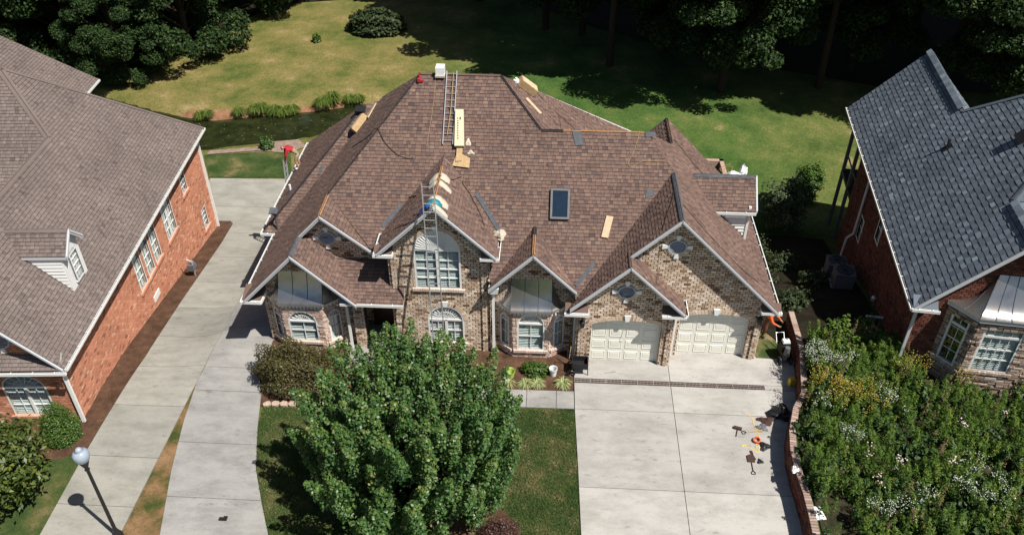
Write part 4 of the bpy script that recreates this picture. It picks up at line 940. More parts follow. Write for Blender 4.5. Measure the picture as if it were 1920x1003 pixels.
cap(HL, A.P(-5.41, 11.65), A.P(0, 17.8), A.n, Rb.n, .1, 'shingle_taupe', 'hip_cap')
cap(HL, DA.P(-2.81, 4.0), DA.P(-.5, 4.0), DA.n, DBk.n, .12, 'shingle_taupe', 'ridge_cap')
gutter(HL, (0, 0, 3.0), (0, 17.8, 3.0), (1, 0, 0)); gutter(HL, (-6.7, -.1, 2.97), (.1, -.1, 2.97), (0, -1, 0)); gutter(HL, (-7.6, 18, 3), (-7.6, 23.8, 3), (1, 0, 0))
rake(HL, A.P(0, 0, -.02), A.P(-3.39, 0, -.02), (0, -1, 0)); rake(HL, A.P(-3.39, 0, -.02), Cw.P(-6.76, 0, -.02), (0, -1, 0))
fs = Frame((-.4, 0, 0), (0, 1, 0)); hs = [Hole(14.15, 14.85, 1.2, 2.4), Hole(15.7, 16.35, -1.95, -.75), Hole(11.25, 12.5, .45, 2.3), Hole(9.45, 10.2, .5, 2.3), Hole(8.45, 9.2, .5, 2.3), Hole(7.4, 8.15, .5, 2.3)]
ws = brickwall(HL, fs, [(.4, -.3), (17.4, -3.3), (17.4, 2.95), (.4, 2.95)], hs, mat='brick_orange', mortar='mortar_mid', bl=.21, bh=.085, jt=.018, dep=.014, vis=True, name='side_wall')
for i, q in enumerate(hs): window(HL, fs, q, 2 if i != 2 else 4, 4, depth=-.05, mull=2 if i == 2 else 0, sill='brick_orange', blinds=None, fw=.05, room='blind' if i in (2, 3, 4, 5) else 'darkroom')
fg = Frame((0, .4, 0), X); ah = Hole(-2.75, -1.2, .35, 1.75, .62, 16)
wf = brickwall(HL, fg, [(-6.4, -.3), (-.4, -.3), (-.4, 3.3), (-3.39, 6.65), (-6.4, 3.3)], [ah], mat='brick_orange', mortar='mortar_mid', name='front_wall')
window(HL, fg, ah, 4, 3, depth=-.06, mull=2, fan=6, sill='brick_orange'); soldier_arch(HL, wf, fg, ah, 'brick_orange', .16, keystone=False); roundvent(HL, fg, -2.05, 4.05, .36, .36)
brickwall(HL, Frame((-.4, 17.4, 0), (-1, 0, 0)), [(0, -3.3), (6, -3.3), (6, 2.95), (0, 2.95)], mat='brick_orange', mortar='mortar_mid', name='rear_wall')
m = MB(); m.poly([(-8, 18, -3.2), (-8, 23.4, -3.2), (-8, 23.4, 2.9), (-8, 18, 2.9)], (-1, 0, 0), .2); m.build('wing_wall', 'mortar_mid', rl)
downspout(HL, [(-.22, -.05, 2.9), (-.3, .3, 2.6), (-.3, .3, .05)], r=.06); downspout(HL, [(-.0, 17.5, 2.9), (-.33, 17.42, 2.6), (-.33, 17.42, -3)], r=.06)
# dormer body
m = MB(); m.poly([(-.7, 3.35, 3.7), (-.7, 4.65, 3.7), (-.7, 4.65, 5.35), (-.7, 4.0, 6.0), (-.7, 3.35, 5.35)], (-1, 0, 0), .1); m.poly([(-.72, 3.36, 3.72), (-2.16, 3.36, 5.42), (-.72, 3.36, 5.42)], (0, 1, 0), .06); dk = m.build('dormer_wall', 'white', rl)
for i in range(10):
    z = 3.85+i*.15; xl = -(z-3)/1.118+.05
    if z < 5.3: m = MB(); m.poly([(-.75, 3.355, z), (xl, 3.355, z), (xl, 3.325, z), (-.75, 3.325, z)], (0, 0, 1), .014); m.poly([(-.75, 3.357, z+.15), (xl-.1, 3.357, z+.15), (xl, 3.333, z+.012), (-.75, 3.333, z+.012)], (0, -1, 0), .008); m.build('siding_board', 'white', dk)
fdm = Frame((-.7, 0, 0), (0, 1, 0)); window(HL, fdm, Hole(3.68, 4.32, 4.0, 5.2), 2, 4, depth=.02, blinds=None, room='darkroom')
for pl in (DA, DBk): rake(HL, pl.P(-.5, 4.0, -.02), pl.P(-.5, 3.27 if pl is DA else 4.73, -.02), (1, 0, 0), hgt=.16)
m = MB(); m.box((-1.3, 3.29, 5.36), (1.6, .04, .10)); m.build('dormer_fascia', 'trim', rl)
finish_bricks(HL)
m = MB(); fs.box(m, 8.2, 8.9, -.75, -.45, 0, .05); m.build('crawl_vent', 'white', rl)
for y, z in ((9.7, -1.75), (7.2, -1.15), (5.9, -.95)): m = MB(); fs.box(m, y-.8, y+.5, z-.35, z+.02, -.02, .03); m.build('foundation_panel', 'conc_old', rl)
XF = Matrix.Identity(4)
gm = thing('gas_meter', 'grey gas meter with pipes by the orange brick side wall', 'meter', (-17.35, 31.8, T(-17.35, 31.8)))
m = MB(); m.box((0, 0, .55), (.3, .22, .34)); m.lathe([(.0, .36), (.13, .34), (.15, .2), (.13, .1), (0, .08)], (0, .26, .25), 12); m.build('body', 'acgrey', gm, world=False)
m = MB(); m.tube([(.1, 0, .0), (.1, 0, .9), (-.12, 0, 1.0), (-.3, 0, 1.0)], .03); m.tube([(0, .3, .1), (0, .3, .7), (-.25, .3, .75)], .03); m.build('pipes', 'alu', gm, world=False)

# ================================================================== right neighbour
XF = Matrix.Translation((13.1, 24.15, 0)) @ Matrix.Rotation(-math.atan2(.1104, .9939), 4, 'Z')
r3 = thing('brick_house', 'dark red brick house with blue-grey slate-look roof beside the weedy lot', 'house', XF @ Vector((4, 8, 0))); HR = House(r3, 'shingle_slate', .215, (.17, .33), .026)
S = Plane(4.1, 1.05, 0); SB = Plane(7.32+1.05*3.07, -1.05, 0); HF = Plane(7.32-1.05*2.64, 0, 1.05); HB = Plane(7.32+1.05*9.76, 0, -1.05)
roof(HR, 'left_slope', S, [(0, 0), (0, 16.1), (3.07, 16.1), (3.07, 9.76), (6.63, 6.2), (3.07, 2.64), (3.07, 0)], lambda p: p.x < 3 and p.y < 7)
roof(HR, 'rear_gable_right_slope', SB, [(3.07, 16.1), (3.07, 9.76), (6.2, 9.76), (6.2, 16.1)], no)
roof(HR, 'front_gable_right_slope', SB, [(3.07, 0), (3.07, 2.64), (6.2, 2.64), (6.2, 0)], no)
roof(HR, 'front_hip_slope', HF, [(3.07, 2.64), (6.63, 6.2), (14, 6.2), (14, 0), (5.71, 0)], no); roof(HR, 'rear_hip_slope', HB, [(3.07, 9.76), (6.63, 6.2), (14, 6.2), (14, 12.4), (5.71, 12.4)], no)
finish_shingles(HR)
for a, b in ((9.9, 16.1), (0, 2.5)):
    n = int((b-a)/.3)
    for i in range(n):
        y0 = lerp(a, b, i/n); y1 = lerp(a, b, (i+1)/n); m = MB()
        for pl, sx in ((S, -1), (SB, 1)): m.poly([(3.07, y0+.005, 7.45), (3.07, y1, 7.43), (3.07+sx*.17, y1, 7.43-.16), (3.07+sx*.17, y0+.005, 7.45-.16)], pl.n, .02, rnd=random.uniform(.6, 1))
        m.build('ridge_cap', 'shingle_slate', r3)
cap(HR, S.P(3.07, 2.64), S.P(6.63, 6.2), S.n, HF.n, .14, 'shingle_slate', 'hip_cap'); cap(HR, S.P(3.07, 9.76), S.P(6.63, 6.2), S.n, HB.n, .14, 'shingle_slate', 'hip_cap')
gutter(HR, (0, -.05, 4.1), (0, 16.1, 4.1), (-1, 0, 0)); rake(HR, S.P(0, 0, -.02), S.P(3.07, 0, -.02), (0, -1, 0)); rake(HR, SB.P(3.07, 0, -.02), SB.P(6.2, 0, -.02), (0, -1, 0))
fw_ = Frame((.35, 12.6, 0), (0, -1, 0)); hw = [Hole(2.7, 3.4, .5, 1.7), Hole(5.3, 6.0, 2.2, 3.4)]
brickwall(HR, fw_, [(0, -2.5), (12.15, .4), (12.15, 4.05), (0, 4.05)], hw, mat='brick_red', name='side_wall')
for q in hw: window(HR, fw_, q, 2, 2, depth=-.04, blinds=None)
ff = Frame((0, .45, 0), X); brickwall(HR, ff, [(.35, .3), (6, .3), (6, 4.3), (3.07, 7.2), (.35, 4.4)], mat='brick_red', mortar='mortar_joint_shade', vis=True, name='front_wall')
m = MB(); a, b = 0, .85; m.poly([(a, .0, 4.1), (b, .0, 4.1), (b, .0, 3.96), (a, .0, 3.96)], (0, 1, 0), .42); o = m.build('eave_return', 'white', r3); m = MB(); m.add([(a, .0, 4.12), (b, .0, 4.12), (b, .42, 4.4), (a, .42, 4.4)], [(0, 1, 2, 3)]); m.build('shingle_cover', 'shingle_slate', o); gutter(HR, (-.05, 0, 4.1), (.9, 0, 4.1), (0, -1, 0), hang=.4)
downspout(HR, [(.2, .1, 4.0), (.28, .35, 3.7), (.28, .35, .75)], 'trim', .05)
bp = [Vector((1.35, .45, 0)), Vector((2.15, -.4, 0)), Vector((4.6, -.4, 0)), Vector((5.4, .45, 0))]; zb = 4.15
for i in range(3):
    fr = Frame(bp[i], bp[i+1]-bp[i]); L = (bp[i+1]-bp[i]).length; hl = Hole(.22, L-.25, 1.75, 3.85) if i != 1 else Hole(.28, 1.62, 1.85, 3.85)
    brickwall(HR, fr, [(0, .4), (L, .4), (L, zb), (0, zb)], [hl], mat='stone_buff', mortar='mortar_joint_shade', bl=.3, bh=.09, dep=.03, stone=True, name='stone_bay_wall')
    win = window(HR, fr, hl, 2 if i != 1 else 4, 4, depth=-.06, fw=.07, sill='stone_buff', blinds=None if i != 1 else 'blind')
    m = MB(); fr.box(m, hl.u0, hl.u1, 3.42, 3.52, -.05, .0); m.build('transom_bar', 'white', win)
    m = MB(); fr.box(m, -.06, L+.06, zb-.02, zb+.14, -.05, .12); m.build('cornice', 'trim', r3)
low = [bp[0]+Vector((-.15, 0, 0)), bp[1]+Vector((-.1, -.16, 0)), bp[2]+Vector((.1, -.16, 0)), bp[3]+Vector((.15, 0, 0))]; top = [Vector((2.25, .42, 0)), Vector((2.55, .42, 0)), Vector((4.2, .42, 0)), Vector((4.5, .42, 0))]
m = MB(); m.box((3.4, .1, zb+.13), (2.4, .5, .03)); mo = m.build('bay_roof', 'zinc', r3); N = 8
for i in range(3):
    k = 5 if i == 1 else 2
    for j in range(k):
        a, b, c, d = low[i].lerp(low[i+1], j/k), low[i].lerp(low[i+1], (j+1)/k), top[i].lerp(top[i+1], j/k), top[i].lerp(top[i+1], (j+1)/k); zz = (1.3, 1.3) if i == 1 else ((lerp(.35, 1.3, j/k), lerp(.35, 1.3, (j+1)/k)) if i == 0 else (lerp(1.3, .35, j/k), lerp(1.3, .35, (j+1)/k))); rows = []
        for q in range(N+1):
            t = q/N; p0, p1 = a.lerp(c, t), b.lerp(d, t); p0.z = zb+.15+zz[0]*t**1.8; p1.z = zb+.15+zz[1]*t**1.8; rows += [p0, p1]
        m = MB(); m.add(rows, [(2*q, 2*q+1, 2*q+3, 2*q+2) for q in range(N)]); m.build('metal_panel', 'zinc', mo, smooth=True); m = MB(); m.tube([rows[2*q+1]+Vector((0, 0, .012)) for q in range(N+1)], .014, 5); m.build('seam', 'flash', mo)
finish_bricks(HR)
# open porch at the back of that house: posts, beam, deck
m = MB(); m.box((3.2, 14.4, .5), (5.4, 3.4, .2)); m.build('porch_deck', 'blackmetal', r3)
for x, y in ((.55, 15.95), (.55, 14.2), (.55, 12.75), (3.2, 15.95)): m = MB(); m.box((x, y, .5), (.16, .16, 7)); m.build('porch_post', 'acgrey', r3)
m = MB(); m.box((.55, 14.35, 3.9), (.14, 3.4, .3)); m.box((.55, 14.35, 1.55), (.06, 3.2, .06)); m.build('porch_beam', 'acgrey', r3, kind='stuff')
m = MB(); m.poly([(.6, 12.6, -2.6), (6, 12.6, -2.6), (6, 12.6, 4.1), (.6, 12.6, 4.1)], (0, -1, 0), .15); m.build('wall', 'brick_red', r3)
def upipe(name, pl, x, y, hgt, r): m = MB(); p = pl.P(x, y); m.tube([p-Vector((0, 0, .05)), p+Vector((0, 0, hgt))], r, 10); m.box(p+pl.n*.02, (.34, .38, .02), pl.frame()); m.build(name, 'blackmetal', r3)
upipe('vent_pipe', S, 2.25, 7.95, .4, .06)
m = MB(); p = S.P(3.95, 5.65); m.box(p+S.n*.14, (.42, .42, .24), S.frame()); m.build('roof_vent', 'blackmetal', r3)
m = MB(); m.tube([(.27, 2.9+1.8, .2), (.27, 2.9+1.8, .55)], .02); m.lathe([(.0, -.05), (.12, -.04), (.12, .1), (.06, .16), (0, .17)], (.24, 4.75, .7), 12); m.build('electric_meter', 'alu', r3)
m = MB(); m.tube([(.4, 3.3, .9), (-.35, 3.3, .9)], .05); m.build('flue_pipe', 'whiteplastic', r3)
m = MB(); m.tube([(.22, 9.9, 3.9), (.2, 9.9, .6), (-.05, 9.9, .3), (-.1, 9.9, -1)], .06); m.build('downspout', 'trim', r3)
XFR = Matrix(XF); XF = Matrix.Identity(4)
for (lx, ly), lab in (((-.75, 7.9), 'dark grey air conditioner condenser beside the house wall, next to the downspout'), ((-.7, 6.55), 'dark grey air conditioner condenser beside the house wall, nearer the weedy lot')):
    p = XFR @ Vector((lx, ly, 0)); z = T(p.x, p.y); ac = thing('air_conditioner', lab, 'air conditioner', (p.x, p.y, z), -.11, 'air conditioners by the dark brick house')
    m = MB(); m.box((0, 0, .45), (.82, .82, .8)); m.build('cabinet', 'acgrey', ac, world=False); m = MB(); m.box((0, 0, .03), (.95, .95, .08)); m.build('pad', 'conc_grey', ac, world=False)
    m = MB(); m.box((0, 0, .87), (.86, .86, .05)); m.build('top_cover', 'acgrey', ac, world=False)
    m = MB()
    for r in (.1, .2, .3, .36): m.tube([(r*math.cos(a*math.pi/9), r*math.sin(a*math.pi/9), .91) for a in range(19)], .012, 5, cap=False)
    for a in range(6): m.bar((0, 0, .91), (.36*math.cos(a), .36*math.sin(a), .91), .02, .02)
    m.build('fan_grille', 'blackmetal', ac, world=False, kind='stuff')

# ================================================================== trees, shrubs, weeds
def copy_tree(o, loc, rot, scale, label=None):
    c = o.copy(); col.objects.link(c); c.matrix_basis = Matrix.Translation(loc) @ Matrix.Rotation(rot, 4, 'Z') @ Matrix.Diagonal((*scale, 1)); c.parent = None
    if label: c['label'] = label
    for ch in list(o.children):
        k = ch.copy(); col.objects.link(k); k.parent = c
    return c
def blobs(centres, radii, n_per, squash=.8):
    C = []; O = []
    for c, r in zip(centres, radii):
        n = int(n_per*r*r); d = unit(rng.normal(0, 1, (n, 3))); rad = r*rng.uniform(.55, 1.05, (n, 1))
        C.append(np.array(c)+d*rad*np.array([1, 1, squash])); O.append(d)
    return np.concatenate(C), np.concatenate(O)
def big_tree(name, label, h, crown0, r, n_clump, leaf, lsize, group, seed, per=240, trunk=.32):
    rr = np.random.default_rng(seed); t = thing(name, label, 'tree', (0, 0, 0), 0, group); m = MB()
    m.tube([(0, 0, -.3), (.08, .05, h*.25), (-.1, .1, h*.5), (.05, 0, h*.72)], [trunk, trunk*.8, trunk*.55, trunk*.25], 9)
    cen = []; rad = []
    for i in range(n_clump):
        f = rr.uniform(0, 1); z = lerp(crown0, h, f); prof = r*(math.sin(math.pi*min(1, (f*.86+.16)))**.6); a = rr.uniform(0, 2*math.pi); q = prof*math.sqrt(rr.uniform(.12, 1)); p = (q*math.cos(a), q*math.sin(a), z); cen.append(p); rad.append(rr.uniform(.75, 1.5)*r/6)
        if i % 3 == 0: z0 = max(h*.12, z*.62-1); m.tube([(0, 0, z0), (p[0]*.5, p[1]*.5, lerp(z0, z, .6)), p], [trunk*.3, trunk*.18, trunk*.05], 5)
    m.build('trunk', 'bark', t, world=False)
    C, O = blobs(cen, rad, per); V, Q, _ = leaf_arrays(C, O, lsize, .62, None); bulk('crown', V, Q, np.clip(rng.normal(.45, .25, len(Q)), 0, 1), leaf, t); return t
FG = 'tall trees at the edge of the back lawn'
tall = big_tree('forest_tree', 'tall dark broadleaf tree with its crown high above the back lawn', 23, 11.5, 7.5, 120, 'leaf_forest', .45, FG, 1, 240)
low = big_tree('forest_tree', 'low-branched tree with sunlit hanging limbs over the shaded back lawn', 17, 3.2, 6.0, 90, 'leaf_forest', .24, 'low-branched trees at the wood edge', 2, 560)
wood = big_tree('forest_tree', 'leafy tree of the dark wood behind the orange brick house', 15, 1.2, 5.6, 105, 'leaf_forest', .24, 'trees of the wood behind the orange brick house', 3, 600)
def put(o, x, y, s, first, rot=None): 
    loc = (x, y, T(x, y)-.1); sc = (s, s, s)
    if first: o.matrix_basis = Matrix.Translation(loc) @ Matrix.Rotation(rot or 0, 4, 'Z') @ Matrix.Diagonal((*sc, 1)); return o
    return copy_tree(o, loc, rot if rot is not None else random.uniform(0, 6.28), sc)
for i, (x, y, s) in enumerate([(4, 61, 1), (12, 61, 1.05), (19, 58, .95), (27, 56.5, 1), (35, 55, 1.05), (-1, 68, 1), (8, 70, 1.1), (18, 68, 1), (28, 66, 1.1), (38, 63, 1), (-8, 76, 1.1), (0, 80, 1.1), (12, 79, 1), (24, 77, 1.1), (36, 74, 1.1), (-17, 80, 1.1), (47, 57, 1.1), (46, 67, 1.1), (54, 62, 1.1), (48, 77, 1.2), (57, 54, 1)]): put(tall, x, y, s, i == 0)
for i, (x, y, s) in enumerate([(11.8, 57, 1.02), (30, 53, 1), (41, 56, 1.1), (8.5, 64, .9), (2, 67, 1), (22, 61, .9), (-7, 74, 1), (25, 67, 1), (37, 60, 1), (-15, 77, 1), (15, 70, 1)]): put(low, x, y, s, i == 0)
for i, (x, y, s) in enumerate([(-28.5, 61, 1), (-35.5, 58.5, 1.05), (-42, 56, 1), (-32, 67.5, 1.1), (-40, 65, 1.1), (-48, 60, 1), (-25.5, 72, 1), (-36, 74, 1.2), (-46, 70, 1.2), (-31.5, 56.5, .62)]): put(wood, x, y, s, i == 0)

def shrub(name, label, cat, loc, rx, ry, hz, n, leaf, ls, group=None, stems=True, wid=.6, lump=.18, flat=.0, up=.5):
    t = thing(name, label, cat, loc, 0, group); m = MB()
    for i in range(9 if stems else 4):
        a = i*.7; m.tube([(0, 0, -.05), (rx*.3*math.cos(a), ry*.3*math.sin(a), hz*.35), (rx*.7*math.cos(a), ry*.7*math.sin(a), hz*.7)], [.035, .025, .008], 5)
    m.build('stems', 'bark', t, world=False)
    d = unit(rng.normal(0, 1, (n, 3))); d[:, 2] = np.abs(d[:, 2])
    lum = 1+lump*(np.sin(d[:, 0]*7+d[:, 1]*5)+np.sin(d[:, 2]*9+d[:, 1]*8))*.5; rad = (rng.uniform(.62, 1.03, n)*lum)[:, None]
    C = d*rad*np.array([rx, ry, hz]); C[:, :2] *= (1-.22*np.exp(-C[:, 2]/(hz*.22)))[:, None]; C[:, 2] = np.maximum(C[:, 2], .04); C = C+np.array(loc)
    V, Q, _ = leaf_arrays(C, d, ls, wid, None, up=up, outw=.7); bulk('crown', V, Q, np.clip(rng.normal(.5, .26, n), 0, 1), leaf, t); return t
# the pear tree on the front lawn: upright leafy shoots
def pear(loc, H, r, shoots, per):
    t = thing('pear_tree', 'large glossy green tree with upright shoots on the front lawn', 'tree', loc); m = MB(); m.tube([(0, 0, -.1), (.03, 0, 1.2), (0, .05, 2.6), (0, 0, H*.6)], [.2, .16, .13, .05], 10); Cs = []; Os = []; Rn = []
    for i in range(shoots):
        f = (i+.5)/shoots; z = lerp(.7, H*.84, f**1.15); zz = z/H; prof = r*(math.sqrt(.35+.65*zz/.3) if zz < .3 else max(.1, 1-((zz-.3)/.66)**3.6)**.5); a = i*2.399963+random.uniform(-.2, .2); q = prof*math.sqrt(random.uniform(.0 if zz > .45 else .15, 1)); b = Vector((q*math.cos(a), q*math.sin(a), z)); L = random.uniform(.9, 1.7); dirn = Vector((math.cos(a)*.42*q/r, math.sin(a)*.42*q/r, 1)).normalized(); tip = b+dirn*L
        if tip.z > H+.3: tip.z = H+random.uniform(-.55, .15)
        root_ = Vector((0, 0, max(.9, z-q*.75))); m.tube([root_, root_.lerp(b, .6)+Vector((0, 0, -.12)), b, tip], [.05, .035, .022, .006], 5)
        n = int(per*random.uniform(.75, 1.25)); s = rng.random(n)**.8*1.12-.12; ax = np.array(b)[None]+np.outer(s, np.array(tip-b)); rr_ = .27*(1-np.clip(s, 0, 1))**.7+.06; ang = rng.uniform(0, 6.283, n); od = np.stack([np.cos(ang), np.sin(ang), rng.uniform(-.3, .5, n)], 1); Cs.append(ax+od*(rr_*rng.uniform(.5, 1.1, n))[:, None]); Os.append(od); Rn.append(np.clip(rng.normal(.32+.25*random.random(), .2, n)+.22*s, 0, 1))
    m.build('trunk', 'bark', t, world=False); C = np.concatenate(Cs)+np.array(loc); O = np.concatenate(Os); V, Q, _ = leaf_arrays(C, O, .108, .66, None, up=.55, outw=.55, jit=.7); bulk('crown', V, Q, np.concatenate(Rn), 'leaf_pear', t)
pear((-4.25, 18.0, 0), 5.75, 3.15, 350, 320)
shrub('bronze_shrub', 'dense rounded bronze-green shrub beside the driveway and the bay window', 'shrub', (-9.85, 23.35, 0), 1.7, 1.3, 1.9, 17000, 'leaf_bronze', .085)
shrub('clipped_shrub', 'bright green clipped egg-shaped evergreen at the orange brick corner', 'shrub', (-17.45, 19.95, 0), .72, .72, 1.75, 9000, 'leaf_bright', .06, lump=.05)
shrub('laurel_shrub', 'broad dark laurel mound on the dry back lawn', 'shrub', (*pxT(706, 58), -3), 2.6, 1.7, 1.9, 5000, 'leaf_laurel', .34, lump=.1, up=1.0)
shrub('small_shrub', 'tiny green sapling alone on the dry back lawn', 'shrub', (*pxT(594, 78), -3), .38, .38, .7, 500, 'leaf_bright', .16)
shrub('small_shrub', 'small dark green shrub on the gravel bank by the pond', 'shrub', (*pxT(501, 278), -3), .5, .45, .8, 900, 'leaf_pear', .13)
shrub('loose_shrub', 'loose pale green shrub between the garage and the slate-roofed house', 'shrub', (*pxT(1458, 432), T(12.5, 37)), 1.25, 1.2, 2.5, 4200, 'leaf_silver', .17, lump=.4)
shrub('loose_shrub', 'dark rounded shrub on the back lawn edge behind the pale green one', 'shrub', (*pxT(1498, 375), T(14, 41)), 1.0, .9, 1.4, 2000, 'leaf_forest', .16, lump=.3)
shrub('loose_shrub', 'soft feathery bright green shrub on the back lawn by the porch posts', 'shrub', (*pxT(1517, 345), -3), .9, .8, 1.3, 2000, 'leaf_bright', .16, lump=.3)
shrub('low_shrub', 'low green shrub between the lime bucket and the white bucket', 'shrub', (-.45, 24.3, 0), .62, .4, .55, 1800, 'leaf_bright', .085)
shrub('barberry_shrub', 'dark red barberry at the edge of the mulch circle under the tree', 'shrub', (-1.35, 16.6, 0), .75, .65, .8, 2600, 'leaf_red', .06)
for i, (u, v, s) in enumerate([(1560, 655, 1.0), (1610, 640, .8), (1580, 690, .9)]):
    p = px(u, v, z=FZ); shrub('conifer_sapling', 'feathery young conifer in the shaded corner by the dark brick wall', 'shrub', (p.x, p.y, T(p.x, p.y)), .55*s, .55*s, 1.5*s, 1200, 'weed', .15, group='young conifers by the dark brick wall', lump=.4)
for x, y, s in [(10.6, 29.2, 1), (9.6, 31.5, 1.2), (11.2, 33.5, 1.1), (10.2, 35.6, 1.3), (12, 31, .9)]: shrub('added_dark_shrub', 'added dark low shrub breaking up the sunlit ground between the brick houses', 'shrub', (x, y, T(x, y)), .8*s, .7*s, .8*s, 900, 'leaf_laurel', .14, group='added dark shrubs breaking up the sunlit side yard', lump=.4)  # shrubs added to darken and break up the sun and shade edge
# tree in the neighbour's front lawn: drooping yellow-green leaves
def cherry(loc):
    t = thing('cherry_tree', 'yellow-green tree with drooping pointed leaves in front of the orange brick house', 'tree', loc); m = MB(); m.tube([(0, 0, -.1), (0, 0, 1.6), (.1, 0, 3)], [.12, .1, .04], 8); Cs = []; Os = []
    for i in range(95):
        f = (i+.5)/95; a = i*2.4; q = 1.45*math.sqrt(random.uniform(.1, 1))*math.sin(math.pi*(.18+.75*f)); b = Vector((q*math.cos(a), q*math.sin(a), .6+3.2*f)); tip = b+Vector((math.cos(a)*.5, math.sin(a)*.5, -.05)); m.tube([(0, 0, max(.8, b.z-.8)), b, tip], [.035, .02, .005], 5); n = 85; s = rng.random(n)*1.1-.1; C = np.array(b)+np.outer(s, np.array(tip-b))+rng.normal(0, .15, (n, 3)); Cs.append(C); Os.append(np.tile([math.cos(a), math.sin(a), .1], (n, 1)))
    m.build('trunk', 'bark', t, world=False); C = np.concatenate(Cs)+np.array(loc); V, Q, _ = leaf_arrays(C, np.concatenate(Os), .2, .42, None, up=.8, outw=.3, jit=.6); bulk('crown', V, Q, np.clip(rng.normal(.5, .27, len(Q)), 0, 1), 'leaf_yellowgreen', t)
cherry((-18.0, 17.0, 0))
# strappy clumps
def clump(name, label, cat, loc, n, L, spread, mat, group, wd=.02):
    t = thing(name, label, cat, loc, 0, group); a = rng.uniform(0, 6.283, n); l = L*rng.uniform(.6, 1.1, n); s = spread*rng.uniform(.2, 1, n); o = np.stack([np.cos(a), np.sin(a), 0*a], 1); sd = np.stack([-np.sin(a), np.cos(a), 0*a], 1)*wd; base = o*.06+np.array(loc); up_ = np.array([0, 0, 1.0])
    p1 = base+o*(s*.35)[:, None]+up_*(l*.7)[:, None]; p2 = base+o*(s*.9)[:, None]+up_*(l*.62)[:, None]+up_*(-.25*s)[:, None]
    V = np.stack([base-sd, base+sd, p1+sd, p1-sd, p2+sd*.2, p2-sd*.2], 1).reshape(-1, 3); k = np.arange(n)*6; Q = np.concatenate([np.stack([k, k+1, k+2, k+3], 1), np.stack([k+3, k+2, k+4, k+5], 1)]); r = rng.random(n); bulk('blades', V, Q, np.concatenate([r, r]), mat, t); return t
LG_ = 'variegated clumps in the front beds'
for u, v in [(952, 722), (985, 722), (1008, 722)]: p = px(u, v, z=0); clump('liriope_clump', 'variegated grassy clump in the row in front of the low green shrub', 'plant', (p.x, p.y, .01), 150, .3, .38, 'variegated', LG_, .011)
p = px(1055, 722, z=0); clump('liriope_clump', 'variegated grassy clump standing alone in front of the white bucket', 'plant', (p.x, p.y, .01), 220, .34, .42, 'variegated', LG_, .011)
for u, v in [(560, 742), (580, 740), (600, 738), (620, 735)]: p = px(u, v, z=0); clump('liriope_clump', 'variegated grassy clump behind the tan edging stones', 'plant', (p.x, p.y, .01), 130, .28, .36, 'variegated', LG_, .011)
for u, v, s in [(375, 214, .8), (388, 214, .7), (448, 210, .8), (478, 207, .9), (492, 206, 1), (515, 206, 1.05), (532, 205, 1), (548, 203, .9), (605, 196, 1.1), (624, 192, 1.2), (655, 188, .8), (672, 186, .8)]: p = pxT(u, v); clump('pond_grass', 'arching bright green grass clump on the red soil bank of the pond', 'plant', (*p, T(*p)), 260, 1.0*s, .85*s, 'reed', 'grass clumps along the pond', .03)
# floating leaves, dry litter
n = 260; P = np.stack([rng.uniform(-25, -12, n), rng.uniform(47.5, 53, n), np.full(n, -3.39)], 1); P = P[[inside((a, b), POND) and dist_poly((a, b), POND) > .7 for a, b, _ in P]]; V, Q, _ = leaf_arrays(P, np.zeros_like(P), .13, .7, None, up=9, outw=0, jit=.05); bulk('floating_leaves', V, Q, rng.random(len(Q)), 'floatleaf', label='scattered pale leaves floating on the dark pond', cat='leaves', kind='stuff')

# the weedy lot
def weeds():
    rw_ = np.random.default_rng(5)
    def species(name, label, n_plants, hmin, hmax, leafs, ls, wid, mat, freq, ph, thr, rad):
        Cs = []; Os = []; Rn = []; k = 0
        while k < n_plants:
            y = rw_.uniform(13.5, 25.6); x = rw_.uniform(wallx(y)+.32, 22 if y < 23.2 else 13.6); k += 1
            d = .5+.5*math.sin(x*freq+1.7*math.sin(y*.9+ph))*math.sin(y*freq*1.1-1.3*math.sin(x*.8+ph)+ph)+rw_.normal(0, .12)
            if d < thr or (x < wallx(y)+1.5 and y < 18.3 and rw_.random() < .75): continue
            h = rw_.uniform(hmin, hmax)*(.55+.6*min(1, d)); n = int(leafs*(.6+h)); lean = rw_.normal(0, .16, 2); s = rw_.random(n)**.7; r = rad*(.2+1.1*(1-s))*rw_.uniform(.5, 1.2, n); a = rw_.uniform(0, 6.283, n)
            Cs.append(np.stack([x+lean[0]*s+r*np.cos(a), y+lean[1]*s+r*np.sin(a), FZ+h*s+.02], 1)); Os.append(np.stack([np.cos(a), np.sin(a), .3+0*a], 1)); Rn.append(np.clip(rw_.normal(.15+.5*rw_.random(), .13, n)+.25*s, 0, 1))
        C = np.concatenate(Cs); V, Q, _ = leaf_arrays(C, np.concatenate(Os), ls, wid, None, up=.7, outw=.5); bulk(name, V, Q, np.concatenate(Rn), mat, label=label, cat='weeds', kind='stuff')
    species('weeds', 'tangle of tall green weeds covering the lot beside the retaining wall', 2300, .6, 1.3, 52, .125, .26, 'weed', 2.1, 0, .22, .17)
    species('feathery_weeds', 'bright feathery lime green weeds in patches through the lot', 1500, .55, 1.2, 75, .085, .2, 'weed_lime', 1.5, 2.1, .62, .2)
    species('dock_weeds', 'dark broad-leaved weeds low in the lot', 1500, .4, .9, 30, .2, .5, 'weed_dark', 1.8, 4.0, .35, .22)
    species('dry_stalks', 'dry tan stalks standing among the weeds', 420, .9, 1.6, 26, .13, .12, 'weed_dry', 1.3, 1.0, .6, .1)
weeds()
